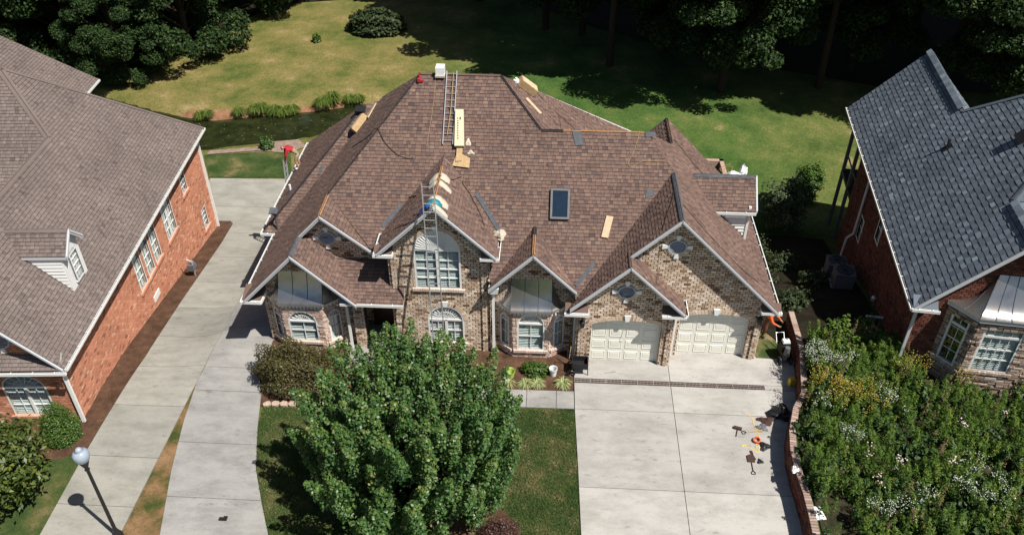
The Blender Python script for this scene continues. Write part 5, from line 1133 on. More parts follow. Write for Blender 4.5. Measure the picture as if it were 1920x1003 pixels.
def lawn_blades():
    n = 130000; x = rng.uniform(-10.8, 1.35, n); y = rng.uniform(15.5, 22.42, n); poly = [(p[0]+.02, p[1]) for p in rd[1:]]+[(-8.7, 10), (1.15, 10), (1.3, 16.8), (1.22, 19.5), (1.1, 22.4), (-10.66, 21.86)]
    keep = np.array([inside((a, b), poly) and ((a+3.3)/2.6)**2+((b-16.5)/1.85)**2 > 1 for a, b in zip(x, y)]); x, y = x[keep], y[keep]; n = len(x)
    f = .5+.22*np.sin(x*1.3+np.sin(y*1.9))*np.sin(y*1.6+1.2*np.sin(x*.9))+.14*np.sin(x*4.1+y*2.7)*np.sin(y*5.3-x*1.9)+rng.normal(0, .13, n); f = np.clip(f-.08, 0, 1); a = rng.uniform(0, 6.283, n); h = rng.uniform(.035, .085, n); B = np.stack([x, y, np.full(n, .01)], 1); sd = np.stack([np.cos(a), np.sin(a), 0*a], 1)*.011; ln = np.stack([rng.normal(0, .03, n), rng.normal(0, .03, n), h], 1)
    V = np.stack([B-sd, B+sd, B+ln+sd*.3, B+ln-sd*.3], 1).reshape(-1, 3); bulk('lawn_grass', V, np.arange(n*4).reshape(-1, 4), f, 'blade', label='short mottled green and straw grass of the front lawn', cat='grass', kind='stuff')
lawn_blades()
def umbel(name, label, u, v, mat, group, hgt, nh, spread, cat='flowering plant', q=15, ls=.038, flat=.35):
    p = px(u, v, z=FZ+hgt); loc = (p.x, p.y, FZ); t = thing(name, label, cat, loc, 0, group); m = MB(); Cs = []
    for i in range(nh):
        a = random.uniform(0, 6.283); r = spread*math.sqrt(random.random()); tip = Vector((r*math.cos(a), r*math.sin(a), hgt*random.uniform(.75, 1.1))); m.tube([(tip.x*.2, tip.y*.2, 0), tip*.6+Vector((0, 0, hgt*.1)), tip], [.012, .009, .005], 4); Cs.append(np.array(tip)+rng.normal(0, 1, (q, 3))*np.array([.085, .085, .085*flat]))
    m.build('stems', 'weed', t, world=False); C = np.concatenate(Cs)+np.array(loc); V, Q, _ = leaf_arrays(C, np.zeros_like(C), ls, .9, None, up=1.5, outw=0); bulk('blossoms', V, Q, rng.random(len(Q)), mat, t)
for u, v in [(1535, 645), (1552, 655), (1570, 668), (1530, 660), (1585, 662)]: umbel('white_wildflower', 'frothy white wildflower in the bank beside the shaded brick corner', u, v, 'flower_white', 'white wildflowers near the brick corner', 1.15, 12, .38)
for u, v in [(1545, 748), (1592, 800), (1660, 735), (1680, 745), (1600, 815), (1648, 938), (1655, 950), (1740, 915), (1830, 860), (1818, 890), (1890, 895), (1812, 905), (1880, 925), (1705, 945), (1850, 930)]: umbel('white_wildflower', 'frothy white wildflower among the weeds of the open lot', u, v, 'flower_white', 'white wildflowers in the lot', 1.1, 8, .4, q=10)
for u, v in [(1560, 705), (1580, 720), (1600, 730), (1570, 735), (1620, 712), (1700, 680), (1540, 700), (1640, 745), (1725, 672), (1810, 690)]: umbel('goldenrod', 'mustard yellow goldenrod plume among the weeds', u, v, 'flower_yellow', 'goldenrod in the lot', 1.2, 9, .42, q=22, flat=1.6)
for u, v in [(1637, 838), (1685, 858), (1692, 870), (1816, 788), (1880, 772), (1650, 895), (1790, 865)]: umbel('pink_wildflower', 'small pale pink wildflower dotting the weeds', u, v, plain('pink_blossom', (.6, .45, .48), .7), 'pink wildflowers in the lot', 1.05, 2, .18, q=9, ls=.06)

# ================================================================== street lamp
lp = thing('street_lamp', 'black street lamp post with frosted acorn globe over the driveway verge', 'street lamp', (-13.72, 15.95, 0))
m = MB(); m.lathe([(.18, 0), (.18, .12), (.1, .3), (.06, .45), (.05, 3.3), (.08, 3.36), (.05, 3.42), (.12, 3.62), (.15, 3.7), (.0, 3.71)], n=14); m.build('post', 'blackmetal', lp, world=False, smooth=True)
m = MB(); m.lathe([(.12, 3.7), (.2, 3.8), (.245, 3.95), (.235, 4.08), (.16, 4.17), (.1, 4.2), (.12, 4.23), (.05, 4.3), (.0, 4.31)], n=18); m.build('globe', 'frosted', lp, world=False, smooth=True)

# ================================================================== things on the roof
def on(pl, u, v, lift=0): return pl.hit(u, v)+pl.n*lift
def slabthing(name, label, cat, pl, quad, th, mat, lift=.03, mats=None):
    c = sum((pl.hit(*q) for q in quad), Vector())/len(quad); t = thing(name, label, cat, c); m = MB(); m.poly([pl.hit(*q)+pl.n*lift for q in quad], pl.n, th); m.build('body', mat, t); return t
def single(name, mb, mat, label, cat, group=None, world=True, smooth=False): return mb.build(name, mat, None, world, smooth, label=label, cat=cat, group=group)
def ladder(name, label, p, q, wdir, width, n, group=None):
    p, q, wv = Vector(p), Vector(q), Vector(wdir).normalized()*(width/2); t = thing(name, label, 'ladder', p, None, group); nrm = (q-p).cross(wv).normalized()
    for s in (-1, 1): m = MB(); m.bar(p+wv*s, q+wv*s, .03, .075, up=nrm); m.build('rail', 'alu', t)
    for i in range(n): m = MB(); c = p.lerp(q, (i+.6)/n); m.tube([c-wv, c+wv], .017, 6); m.build('rung', 'alu', t)
    return t
ladder('ladder', 'aluminium ladder lying on the roof slope up to the ridge', on(MF, 840, 272, .07), on(MF, 848, 135, .07), (1, 0, 0), .4, 11)
ladder('ladder', 'tall aluminium extension ladder leaning against the arched-window gable', (-4.0, 23.2, 0), (-4.35, 25.06, 8.15), (1, 0, 0), .42, 27)
lt = slabthing('shingle_bundle', 'long cream wrapped bundle lying beside the roof ladder', 'bundle', MF, [(853, 277), (871, 277), (870, 209), (855, 209)], .2, 'carton')
m = MB()
for i in range(9): c = MF.hit(859.5, 226+i*4.6)+MF.n*.232; m.box(c, (.035, .06, .006), MF.frame())
m.box(MF.hit(864, 226)+MF.n*.232, (.05, .1, .006), MF.frame()); m.build('wrapper_print', 'blackmetal', lt, kind='stuff')
bt = MF.hit(826, 141); t = thing('carton_box', 'white cardboard box sitting on the ridge by the ladder top', 'box', bt); m = MB(); m.box(bt+Vector((0, .02, .2)), (.34, .42, .34)); m.build('body', 'whiteplastic', t); m = MB(); m.box(bt+Vector((0, -.06, .02)), (.38, .34, .08)); m.build('wrap', 'canvas', t)
def drape(label, y, wl, wr, wd, th, mat, top=0, skew=0, cat='sandbag', rx=-4.25):
    """padded strip laid across the centre ridge"""
    m = MB(); N = 12; secs = []
    for i in range(N+1):
        s = lerp(-wl, wr, i/N); pl = CL if s < 0 else CR; d = abs(s)*.72; p = Vector((rx+math.copysign(d, s), y+skew*s, 0)); p.z = pl.z(p.x, p.y)-.07*math.exp(-(s/.14)**2)+.03+top; e = min(i, N-i)/N; w_ = wd*(.78+.3*math.sin(math.pi*i/N)); h_ = th*(.55+.6*min(1, e*5)); secs.append((p, w_*(1+.08*math.sin(i*2.1)), h_))
    V = []; F = []
    for p, w_, h_ in secs:
        nn = (CL.n if p.x < rx else CR.n); nn = nn.lerp(Vector((0, 0, 1)), .4).normalized()
        for dy, hh in ((-.5, 0), (-.42, .8), (0, 1.05), (.42, .8), (.5, 0)): V.append(p+Vector((0, dy*w_, 0))+nn*(h_*hh))
    for i in range(N): F += [(i*5+j, i*5+j+1, i*5+6+j, i*5+5+j) for j in range(4)]
    F += [(0, 1, 2, 3, 4), tuple(N*5+j for j in range(5))]; m.add(V, F); return single('ridge_bag', m, mat, label, cat, smooth=True)
drape('cream canvas bag draped over the gable ridge just below the ladder foot', 27.35, .6, .5, .42, .06, 'canvas'); drape('cream canvas bag draped over the gable ridge below the plywood offcuts', 26.85, .55, .66, .3, .06, 'canvas', skew=-.1)
drape('cream canvas bag topmost of the pile on the gable peak', 25.75, .35, .66, .42, .08, 'canvas', top=.0); drape('teal wrapped bundle in the pile on the gable peak', 25.5, .5, .4, .3, .08, 'bluebag', top=.02); drape('cream wrapped bundle at the front of the pile on the gable peak', 25.25, .15, .72, .22, .07, 'canvas', top=.0, skew=-.1); drape('blue plastic sheet hanging from the gable peak pile', 25.36, .75, -.05, .26, .06, 'blueplastic', top=.03)
def rag(name, label, c, n, r, mat, seed, hz=.5, cat='cloth', sx=1):
    rr = random.Random(seed); m = MB(); N, K = 14, 6; V = []
    for k in range(K+1):
        f = k/K
        for j in range(N): a = 2*math.pi*j/N; q = r*(1-f**2)**.5*(1+.28*math.sin(a*3+seed)+.16*rr.uniform(-1, 1)); V.append(c+n*(.01+r*hz*f*(.7+.5*rr.random()))+Vector((q*math.cos(a)*sx, q*math.sin(a), 0)) - n*(Vector((q*math.cos(a)*sx, q*math.sin(a), 0)).dot(n)))
    m.add(V, [(k*N+j, k*N+(j+1) % N, (k+1)*N+(j+1) % N, (k+1)*N+j) for k in range(K) for j in range(N)]+[tuple(range(N))]); return single(name, m, mat, label, cat, smooth=False)
rag('canvas_rag', 'cream cloth trailing beside the long cream bundle', on(MF, 878, 268), MF.n, .2, 'canvas', 3, .25, 'cloth', .5); rag('canvas_rag', 'crumpled cream cloth at the lower end of the trailing cloth', on(MF, 883, 287), MF.n, .13, 'canvas', 9)
rag('canvas_rag', 'crumpled cream cloth caught on the gutter of the tall gable', Vector((-1.95, 26.45, 5.02)), Vector((0, 0, 1)), .24, 'canvas', 5, 1.1)
single('caulk_tube', MB().tube([(-2.3, 25.3, 3.72), (-2.12, 25.65, 3.9)], [.07, .09], 8), 'carton', 'pale tube lying at the eave of the small bay gable', 'tube')
slabthing('plywood_offcut', 'tan plywood offcut below the long cream bundle', 'board', MF, [(848, 312), (880, 316), (882, 298), (866, 290), (858, 286)], .03, 'wood', .06)
slabthing('plywood_offcut', 'narrow plywood offcut crossing under the cream bundle', 'board', MF, [(855, 305), (866, 303), (868, 280), (857, 280)], .03, 'wood', .10)
slabthing('roof_board', 'pale wooden board lying on the front slope below the skylight', 'board', MF, [(1127, 445), (1140, 447), (1150, 407), (1137, 405)], .05, 'palewood', .03)
def blockon(label, pl, u, v, size, ang, mat='wood', lift=.0, name='plywood_block'):
    c = on(pl, u, v, size[2]/2+.025+lift); t = thing(name, label, 'board', c); m = MB(); m.box(c, size, pl.frame() @ Matrix.Rotation(ang, 3, 'Z')); m.build('body', mat, t)
    m = MB(); m.box(c+pl.n*(size[2]/2+.008), (size[0]*.9, size[1]*.92, .014), pl.frame() @ Matrix.Rotation(ang+.03, 3, 'Z')); m.build('top_sheet', 'palewood', t)
blockon('tan plywood block in the roof valley above the driveway', LP, 678, 235, (.42, .85, .26), .7); blockon('tan stack of plywood on the steep slope beside the top ridge', RP1, 984, 167, (.42, .85, .3), .2)
slabthing('roof_board', 'thin wooden plank on the slope below the plywood stack', 'board', RP1, [(984, 187), (987, 185), (1014, 214), (1011, 216)], .04, 'palewood', .03)
slabthing('roof_board', 'pale plank lying up the valley towards the black vent box', 'board', LP, [(688, 222), (692, 222), (708, 193), (705, 193)], .04, 'palewood', .03)
m = MB(); p = on(MF, 786, 153); m.box(p+Vector((0, 0, .08)), (.1, .26, .14)); m.tube([p+Vector((0, .02, .1)), p+Vector((.03, .05, .36))], .035, 8); m.box(p+Vector((.1, -.04, .05)), (.14, .12, .08)); single('nail_gun', m, 'redcloth', 'small red nail gun resting at the end of the top ridge', 'tool')
m = MB(); p = on(RP1, 968, 155); m.lathe([(0, 0), (.12, .01), (.12, .12), (.05, .14), (.05, .2), (0, .2)], p, 10); single('paint_can', m, 'whiteplastic', 'small white can beside the plywood stack on the roof', 'can')
m = MB(); p = WF.P(-8.5, 33.3); m.box(p+Vector((0, .1, .05)), (.36, .34, .2)); m.box(p+Vector((0, -.05, .16)), (.46, .36, .04), Matrix.Rotation(.3, 3, 'X')); single('ridge_vent_box', m, 'blackmetal', 'black vent box at the peak of the low side wing roof', 'vent')
m = MB(); p = LP.hit(521, 432); m.tube([p, p+Vector((0, 0, .9))], .04, 8); m.box(p+Vector((-.02, 0, 1.0)), (.36, .32, .06), Matrix.Rotation(.4, 3, 'X')); m.box(p+Vector((0, .02, .9)), (.16, .16, .16)); single('roof_antenna', m, 'flash', 'dark square panel on a stub mast at the eave notch', 'antenna')
def cord(pts, r, mat, label, cat='rope'):
    P = [Vector(p) for p in pts]; S = []
    for i in range(len(P)-1):
        a, b, c, d = P[max(i-1, 0)], P[i], P[i+1], P[min(i+2, len(P)-1)]
        for k in range(6): t = k/6; S.append(.5*((2*b)+(c-a)*t+(2*a-5*b+4*c-d)*t*t+(3*b-a-3*c+d)*t**3))
    S.append(P[-1]); return single('rope', MB().tube(S, r, 5), mat, label, cat)
cord([on(LP, 662, 276, .03), on(LP, 690, 258, .03), on(MF, 708, 241, .05), on(MF, 722, 268, .03), on(MF, 745, 290, .03), on(MF, 766, 298, .03), on(MF, 775, 296, .03)], .016, 'rope', 'dark air hose curling over the long hip onto the front slope')
cord([on(CR, 822, 330, .04), on(CR, 845, 338, .04), on(CR, 863, 333, .04), on(CR, 872, 337, .05), on(CR, 866, 343, .04), on(CR, 880, 365, .04), on(CR, 898, 400, .04), on(CR, 907, 425, .04)], .015, 'rope', 'black hose looping down the tall gable slope towards the skylight')
cord([on(CL, 782, 368, .04), on(CL, 765, 372, .04), on(CL, 745, 382, .04), on(CL, 728, 402, .04), on(CL, 722, 412, .04)], .015, 'rope', 'black hose running down the tall gable slope away from the skylight')
cord([on(MF, 817, 140, .03), on(MF, 812, 200, .03), on(MF, 800, 275, .03)], .008, 'tanrope', 'thin tan rope hanging from the white box on the ridge')
cord([on(MF, 851, 138, .12), on(MF, 848, 180, .12), on(MF, 845, 215, .12), on(MF, 839, 255, .12)], .014, 'tanrope', 'tan rope hanging along the rungs of the roof ladder')
cord([on(RP1, 975, 150, .03), on(RP1, 1010, 180, .03), on(RP1, 1045, 215, .03), on(MF, 1078, 243, .04)], .012, 'rope', 'dark cord running down from the plywood stack to the felt patch')
cord([on(MF, 1199, 250, .03), on(MF, 1188, 285, .03), on(MF, 1178, 305, .03), on(MF, 1185, 314, .03), on(MF, 1205, 303, .03), on(MF, 1255, 304, .03)], .009, 'tanrope', 'tan rope curling on the front slope under the low ridge')
cord([on(RP, 1262, 262, .03), on(RP, 1285, 290, .03), on(RP, 1312, 322, .03), on(RP, 1330, 338, .03)], .012, 'rope', 'dark cord leading down to the white-cheeked dormer')
cord([on(RP, 1280, 385, .03), on(RP, 1310, 420, .03), on(RP, 1350, 465, .03), on(RP, 1385, 500, .03), on(RP, 1420, 530, .03)], .011, 'rope', 'dark cord trailing down the garage roof away from its rope')
cord([on(GL, 1268, 335, .03), on(GL, 1262, 375, .03), on(GL, 1250, 408, .03), Vector((3.95, 25.12, 6.0)), Vector((3.95, 24.9, 4.5)), Vector((3.95, 24.5, 3.3)), Vector((3.9, 24.55, 2.9))], .009, 'rope', 'dark rope hanging over the garage gable rake')
# scraps and offcuts left lying on the slopes
m = MB(); rr = random.Random(4)
for i in range(70):
    u, v = rr.uniform(760, 1180), rr.uniform(150, 430); p = MF.hit(u, v)
    if p.z > 9 or p.x < -5 or (p.x > -.8 and p.z > 7.5) or (p.x > -2.4 and p.z > 9.1-.905*(p.x+2.2)) or (p.x < -2 and p.y < 28.5) or (abs(p.x+.62) < 1.7 and p.y < 26.9) or p.x > 2.6: continue
    s = rr.uniform(.03, .09); m.box(p+MF.n*.03, (s, s*rr.uniform(.3, 1.6), .012), MF.frame() @ Matrix.Rotation(rr.uniform(0, 3), 3, 'Z'), rnd=rr.random())
m.build('roof_scraps', 'shingle_brown', label='small shingle scraps strewn over the front roof slope', cat='scraps', kind='stuff')
# torn wrappers behind the dormer ridge
dp = Vector((7.35, 30.15, 5.75)); rag('torn_wrapper', 'crumpled white wrapper heaped on the dormer ridge', dp, Vector((0, 0, 1)), .22, 'whiteplastic', 2, 1.2, 'wrapper', 1.4); rag('torn_wrapper', 'upright white scrap of wrapper at the end of the dormer heap', dp+Vector((.35, .1, .1)), Vector((0, 0, 1)), .16, 'whiteplastic', 8, 2.6, 'wrapper')
cord([dp+Vector((-.5, 0, .1)), dp+Vector((-.35, .1, .4)), dp+Vector((-.1, 0, .45)), dp+Vector((-.3, -.1, .2)), dp+Vector((-.6, .05, .35)), dp+Vector((-.2, .1, .55))], .012, 'tanrope', 'tangled strapping on the dormer ridge', 'strapping')

# ================================================================== ground clutter
m = MB(); p = px(1037, 703, z=0); t = thing('bucket', 'white plastic bucket on the mulch bed', 'bucket', p); m.lathe([(.0, .0), (.12, 0), (.155, .38), (.165, .38), (.165, .36), (.14, .36), (.11, .02), (0, .02)], n=18); m.build('pail', 'whiteplastic', t, world=False); m = MB(); m.tube([(.16*math.cos(a*math.pi/8), -.05-.12*math.sin(a*math.pi/8), .36-.05*math.sin(a*math.pi/8)) for a in range(9)], .006, 5); m.build('handle', 'alu', t, world=False)
m = MB(); p = px(957, 706, z=0); t = thing('bucket', 'lime green bucket beside the low shrub', 'bucket', p); m.lathe([(.0, .0), (.13, 0), (.18, .32), (.195, .33), (.195, .3), (.16, .3), (.12, .02), (0, .02)], n=18); m.build('pail', 'greencan', t, world=False); m = MB(); m.tube([(.19*math.cos(a*math.pi/8), .19*math.sin(a*math.pi/8), .34) for a in range(9)], .008, 5); m.build('handle', 'greencan', t, world=False)
p = Vector((1.32, 24.45, 0)); t = thing('hand_cart', 'black tool cart with tray and handle beside the garage pier', 'cart', p)
m = MB()
for dx, dy, sx, sy in ((0, -.24, .62, .03), (0, .24, .62, .03), (-.3, 0, .03, .48), (.3, 0, .03, .48)): m.box((dx, dy, .5), (sx, sy, .26))
m.box((0, 0, .38), (.6, .48, .03)); m.build('tray', 'blackmetal', t, world=False)
for s in (-1, 1): m = MB(); m.tube([(.3, s*.2, .4), (.32, s*.2, .02)], .018, 6); m.build('leg', 'blackmetal', t, world=False); m = MB(); m.tube([(-.34+.14*math.cos(a*math.pi/8), s*.27, .15+.14*math.sin(a*math.pi/8)) for a in range(17)], .03, 6, cap=False); m.build('wheel', 'blackmetal', t, world=False)
m = MB(); m.tube([(-.25, -.2, .6), (-.5, -.2, .95), (-.5, .2, .95), (-.25, .2, .6)], .016, 6); m.build('handle', 'blackmetal', t, world=False); m = MB(); m.tube([(-.34, -.27, .15), (-.34, .27, .15)], .02, 6); m.build('axle', 'blackmetal', t, world=False); m = MB(); m.tube([(-.45, .3, .05), (-.38, .35, 1.0)], .02, 6); m.build('shovel_shaft', 'wood', t, world=False)
# compressor
p = px(1466, 672, z=0); t = thing('air_compressor', 'black and white wheeled air compressor parked beside the garage corner', 'compressor', p, .1)
m = MB(); m.tube([(0, -.45, .32), (0, -.4, .32), (0, .4, .32), (0, .45, .32)], [.08, .16, .16, .08], 14); m.build('tank', 'blackmetal', t, world=False)
m = MB(); m.box((.02, .05, .62), (.34, .36, .3)); m.box((.02, .05, .8), (.24, .26, .08)); m.build('engine', 'blackmetal', t, world=False); m = MB(); m.box((.03, .08, .88), (.3, .24, .1), taper=.85); m.build('engine_cover', 'whiteplastic', t, world=False); m = MB(); m.tube([(0, -.28, .48), (0, -.28, .85)], [.12, .1], 10); m.build('pump', 'acgrey', t, world=False)
for s in (-1, 1): m = MB(); m.tube([(s*.22, -.3+.15*math.cos(a*math.pi/8), .17+.15*math.sin(a*math.pi/8)) for a in range(17)], .045, 7, cap=False); m.build('wheel', 'blackmetal', t, world=False)
m = MB(); m.tube([(-.16, .4, .4), (-.16, .75, .75), (.16, .75, .75), (.16, .4, .4)], .02, 6); m.build('handle', 'alu', t, world=False); m = MB(); m.tube([(-.22, -.3, .17), (.22, -.3, .17)], .02, 6); m.build('axle', 'alu', t, world=False)
p = px(1493, 722, z=0); p.x -= .2; t = thing('fuel_can', 'yellow plastic fuel can standing in the shade of the retaining wall', 'fuel can', p, .3); m = MB(); m.box((0, 0, .17), (.28, .2, .34), taper=.86); m.build('body', 'yellow', t, world=False); m = MB(); m.tube([(-.09, 0, .34), (-.09, 0, .42), (.05, 0, .42), (.05, 0, .34)], .018, 6); m.build('handle', 'yellow', t, world=False); m = MB(); m.tube([(.1, 0, .33), (.14, 0, .4)], .025, 6); m.build('spout', 'blackmetal', t, world=False)
def tool(name, label, a, b, head, mat='iron', dgrip=False):
    a, b = px(*a, z=.05), px(*b, z=.05); t = thing(name, label, 'tool', a); d = (b-a).normalized(); s = Vector((-d.y, d.x, 0)); m = MB(); m.tube([a, b], .019, 6); m.build('shaft', mat, t)
    m = MB()
    if head == 'spade': m.poly([a+s*.13-d*.0, a+s*.14-d*.28, a-d*.36, a-s*.14-d*.28, a-s*.13-d*.0], (0, 0, 1), .02)
    elif head == 'mallet': m.box(a, (.12, .3, .12), Matrix((d, s, Vector((0, 0, 1)))).transposed())
    elif head == 'bar': m.poly([a+s*.03, a+s*.05-d*.15, a-s*.05-d*.15, a-s*.03], (0, 0, 1), .02)
    m.build('head', mat, t)
    if dgrip: m = MB(); m.tube([b, b+s*.07+d*.08, b+s*.06+d*.15, b-s*.06+d*.15, b-s*.07+d*.08, b], .015, 6); m.build('grip', 'blackmetal', t)
tool('mallet', 'brown headed mallet lying alone on the garage driveway', (1383, 803), (1380, 818), 'mallet'); tool('shovel', 'square brown shovel with D-grip at the edge of the wall shadow', (1409, 866), (1412, 882), 'spade', dgrip=True)
tool('shovel', 'small shovel with dark D-grip and pale shaft beside the black bag', (1422, 808), (1399, 810), 'bar', 'tanrope', True); tool('pry_bar', 'short dark bar beside the square shovel', (1411, 851), (1417, 861), 'bar')
def tarp(label, u, v, r, mat, seed, hz, sx=1): rag('tool_bag', label, px(u, v, z=0), Vector((0, 0, 1)), r, mat, seed, hz, 'bag', sx)
tarp('slumped black bag in the shade against the retaining wall', 1462, 778, .36, 'blackmetal', 4, 1.2, 1.2); tarp('brown red tool roll beside the slumped black bag', 1436, 790, .2, 'iron', 6, .6, 1.6); tarp('grey bundle of cords and fittings beside the tool roll', 1428, 802, .18, 'acgrey', 11, .5, 1.3); tarp('dark duffel of harnesses below the orange reel', 1432, 838, .2, 'blackmetal', 14, .7); tarp('small black pouch beside the square shovel', 1425, 866, .12, 'blackmetal', 15, .6)
m = MB(); p = px(1418, 827, z=.03); m.tube([p+Vector((.12*math.cos(a*.5), .12*math.sin(a*.5), .02+.003*a)) for a in range(30)], .025, 6); single('extension_reel', m, 'orange', 'orange coil of cord on the driveway among the tools', 'cord')
tarp('white cloth harness pad next to the orange coil', 1421, 838, .1, 'canvas', 17, .7)
cord([px(u, v, z=.03) for u, v in [(1401, 777), (1410, 783), (1413, 795), (1419, 808), (1424, 820), (1420, 828), (1417, 838), (1424, 846), (1410, 842), (1398, 834), (1391, 836)]], .017, 'yellow', 'yellow strap winding through the tools on the driveway', 'strap')
tarp('white cloth draped on the retaining wall cap', 1490, 881, .02, 'canvas', 19, .5); p = px(1491, 881, z=.92); rag('canvas_rag', 'white cloth lying on the brick cap of the retaining wall', p, Vector((0, 0, 1)), .13, 'whiteplastic', 21, .8)
p = px(1532, 962, z=.83); t = thing('paper_bag', 'flattened white paper bag with dark print on the soil by the wall', 'bag', p, .2); m = MB(); m.add([(-.2, -.24, .03), (.2, -.26, .02), (.17, .0, .07), (.21, .22, .03), (-.1, .25, .05), (-.19, .0, .06)], [(0, 1, 2, 5), (5, 2, 3, 4)]); m.add([(-.2, -.24, 0), (.2, -.26, 0), (.21, .22, 0), (-.1, .25, 0)], [(0, 1, 2, 3)]); m.build('body', 'whiteplastic', t, world=False); m = MB(); m.box((.0, -.02, .072), (.1, .03, .004)); m.box((.02, -.07, .066), (.07, .03, .004)); m.build('print', 'blackmetal', t, world=False, kind='stuff')
m = MB(); p = px(418, 973, z=.03); m.box(p+Vector((0, 0, .02)), (.26, .12, .04)); m.box(p+Vector((.08, .03, .03)), (.12, .14, .05)); single('black_block', m, 'blackmetal', 'small black block lying on the curved driveway', 'block')
p = pxT(703, 62); t = thing('marker_post', 'white marker post standing in front of the laurel mound', 'post', (*p, T(*p))); m = MB(); m.lathe([(.07, -.1), (.06, 1.2), (.0, 1.25)], n=8); m.build('post', 'whiteplastic', t, world=False); m = MB(); m.lathe([(.1, 1.2), (.12, 1.4), (0, 1.5)], n=8); m.build('cap', 'canvas', t, world=False)

# ================================================================== people
def person(label, loc, rot, J, E, regions, mats):
    """skeleton J: name -> (x, y, z, radius); E: edges; skin modifier grows one continuous body"""
    t = thing('person', label, 'person', loc, rot); names = list(J); me = bpy.data.meshes.new('skeleton'); me.from_pydata([J[n][:3] for n in names], [(names.index(a), names.index(b)) for a, b in E], [])
    o = bpy.data.objects.new('skeleton', me); col.objects.link(o); s = o.modifiers.new('s', 'SKIN'); s.branch_smoothing = .4
    for i, n in enumerate(names): me.skin_vertices[0].data[i].radius = (J[n][3], J[n][3]); me.skin_vertices[0].data[i].use_root = (n == 'hip')
    sb = o.modifiers.new('d', 'SUBSURF'); sb.levels = sb.render_levels = 1
    dg = bpy.context.evaluated_depsgraph_get(); body = bpy.data.meshes.new_from_object(o.evaluated_get(dg)); bpy.data.objects.remove(o); body.name = 'body'
    body.materials.clear()
    for q in mats: body.materials.append(M[q])
    segs = [(Vector(J[a][:3]), Vector(J[b][:3]), regions(a, b)) for a, b in E]
    for f in body.polygons:
        c = f.center; best = 9; k = 0
        for a, b, g in segs:
            d = b-a; u = max(0, min(1, (c-a).dot(d)/max(d.length_squared, 1e-9))); q = (a+d*u-c).length
            if q < best: best = q; k = g
        f.material_index = k; f.use_smooth = True
    b = bpy.data.objects.new('body', body); link(b, t); return t
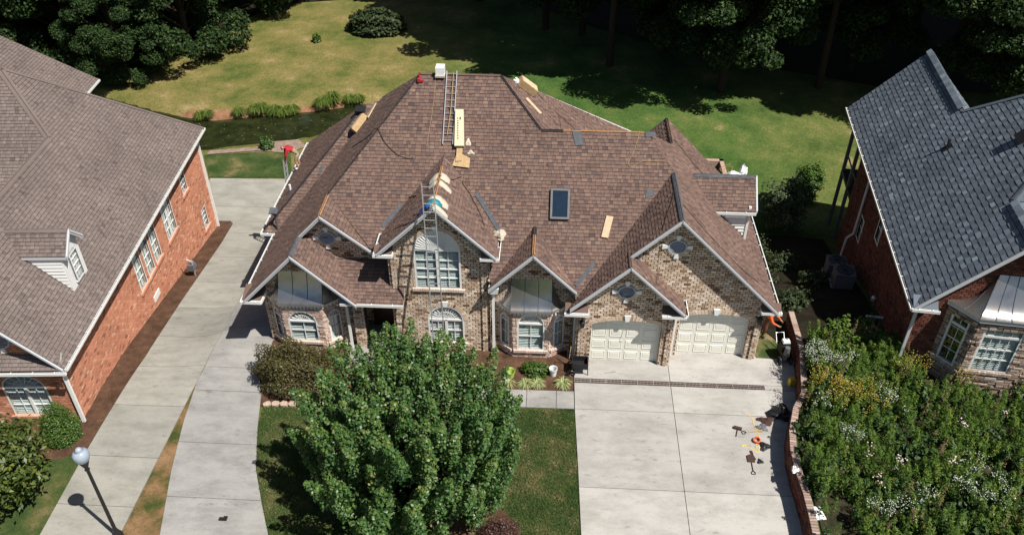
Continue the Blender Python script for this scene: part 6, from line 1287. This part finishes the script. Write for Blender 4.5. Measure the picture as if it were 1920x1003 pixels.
def rig(hip, chest, neck, head, sh, el, ha, kn, an, toe):
    J = {'hip': (*hip, .17), 'waist': (*[(a+b)/2 for a, b in zip(hip, chest)], .17), 'chest': (*chest, .2), 'neck': (*neck, .06), 'head': (*head, .115), 'crown': (*[h+(h-n)*.55 for h, n in zip(head, neck)], .085)}; E = [('hip', 'waist'), ('waist', 'chest'), ('chest', 'neck'), ('neck', 'head'), ('head', 'crown')]
    for s, k in ((-1, 'r'), (1, 'l')):
        i = 0 if s < 0 else 1
        for n, p, r in (('sh', sh, .095), ('el', el, .06), ('ha', ha, .042), ('kn', kn, .08), ('an', an, .05), ('toe', toe, .055)): J[n+k] = (*p[i], r)
        J['th'+k] = (hip[0], hip[1]+s*.1, hip[2]-.08, .12); E += [('chest', 'sh'+k), ('sh'+k, 'el'+k), ('el'+k, 'ha'+k), ('hip', 'th'+k), ('th'+k, 'kn'+k), ('kn'+k, 'an'+k), ('an'+k, 'toe'+k)]
        d = (Vector(ha[i])-Vector(el[i])).normalized(); sd = d.cross(Vector((0, 1, 0))); sd = sd.normalized() if sd.length > .1 else Vector((1, 0, 0)); pa = Vector(ha[i])+d*.06; J['pa'+k] = (*pa, .032); E.append(('ha'+k, 'pa'+k))
        for q, (o, L) in enumerate(((-.032, .07), (-.011, .082), (.011, .078), (.032, .062))): f1 = pa+sd*o+d*.05; f2 = f1+d*L*.5+Vector((0, -s*.03, 0)); J[f'f{q}{k}'] = (*f1, .0095); J[f'g{q}{k}'] = (*f2, .0085); E += [('pa'+k, f'f{q}{k}'), (f'f{q}{k}', f'g{q}{k}')]
        tb = Vector(ha[i])+d*.03+sd*-.05; J['t'+k] = (*tb, .011); J['u'+k] = (*(tb+d*.045), .009); E += [('pa'+k, 't'+k), ('t'+k, 'u'+k)]
    return J, E
def reg(a, b):
    j = {a, b}; n = {x[:-1] if x[-1] in 'rl' and len(x) <= 4 else x for x in j}
    if 'crown' in n or n == {'neck', 'head'}: return 3 if 'crown' in n else 2
    if n & {'f0', 'f1', 'f2', 'f3', 'g0', 'g1', 'g2', 'g3', 't', 'u', 'pa'}: return 2
    if 'toe' in n: return 4
    if n == {'kn', 'an'}: return 5
    if 'th' in n or n == {'hip', 'waist'}: return 1
    if n == {'el', 'ha'}: return 6
    return 0
# roofer at the left eave, bent over the top of a ladder
J, E = rig((.12, 0, .84), (-.26, 0, 1.12), (-.42, 0, 1.17), (-.53, 0, 1.12), [(-.3, -.2, 1.1), (-.3, .2, 1.1)], [(-.42, -.26, .84), (-.46, .25, .86)], [(-.46, -.2, .58), (-.48, .2, .6)], [(-.02, -.14, .46), (.04, .13, .46)], [(.08, -.15, .07), (.14, .15, .09)], [(-.1, -.16, .02), (-.03, .17, .03)])
person('roofer in red top and camouflage shorts bending over the gutter above the driveway', (-12.22, 34.55, 2.97), 0.25, J, E, reg, ['redcloth', 'khaki', 'skin', 'navy', 'whiteplastic', 'skin', 'redcloth'])
ladder('ladder', 'aluminium ladder top under the hands of the roofer in red', (-13.05, 34.5, T(-13, 34.5)), (-12.72, 34.45, 3.55), (0, 1, 0), .4, 18)
J, E = rig((.05, 0, .86), (.2, 0, 1.25), (.28, 0, 1.38), (.36, 0, 1.46), [(.2, -.2, 1.26), (.2, .2, 1.26)], [(.36, -.28, 1.05), (.32, .28, 1.05)], [(.56, -.24, 1.0), (.5, .24, .95)], [(.1, -.13, .46), (-.06, .13, .46)], [(.0, -.14, .08), (-.16, .14, .08)], [(.16, -.15, .04), (.0, .15, .04)])
pz = (8.98, 27.05, T(8.98, 27.05)+.0); person('worker in orange shirt and brown trousers beside the garage corner', pz, -.6, J, E, reg, ['orange', 'brownpants', 'skin', 'navy', 'blackmetal', 'brownpants', 'orange'])
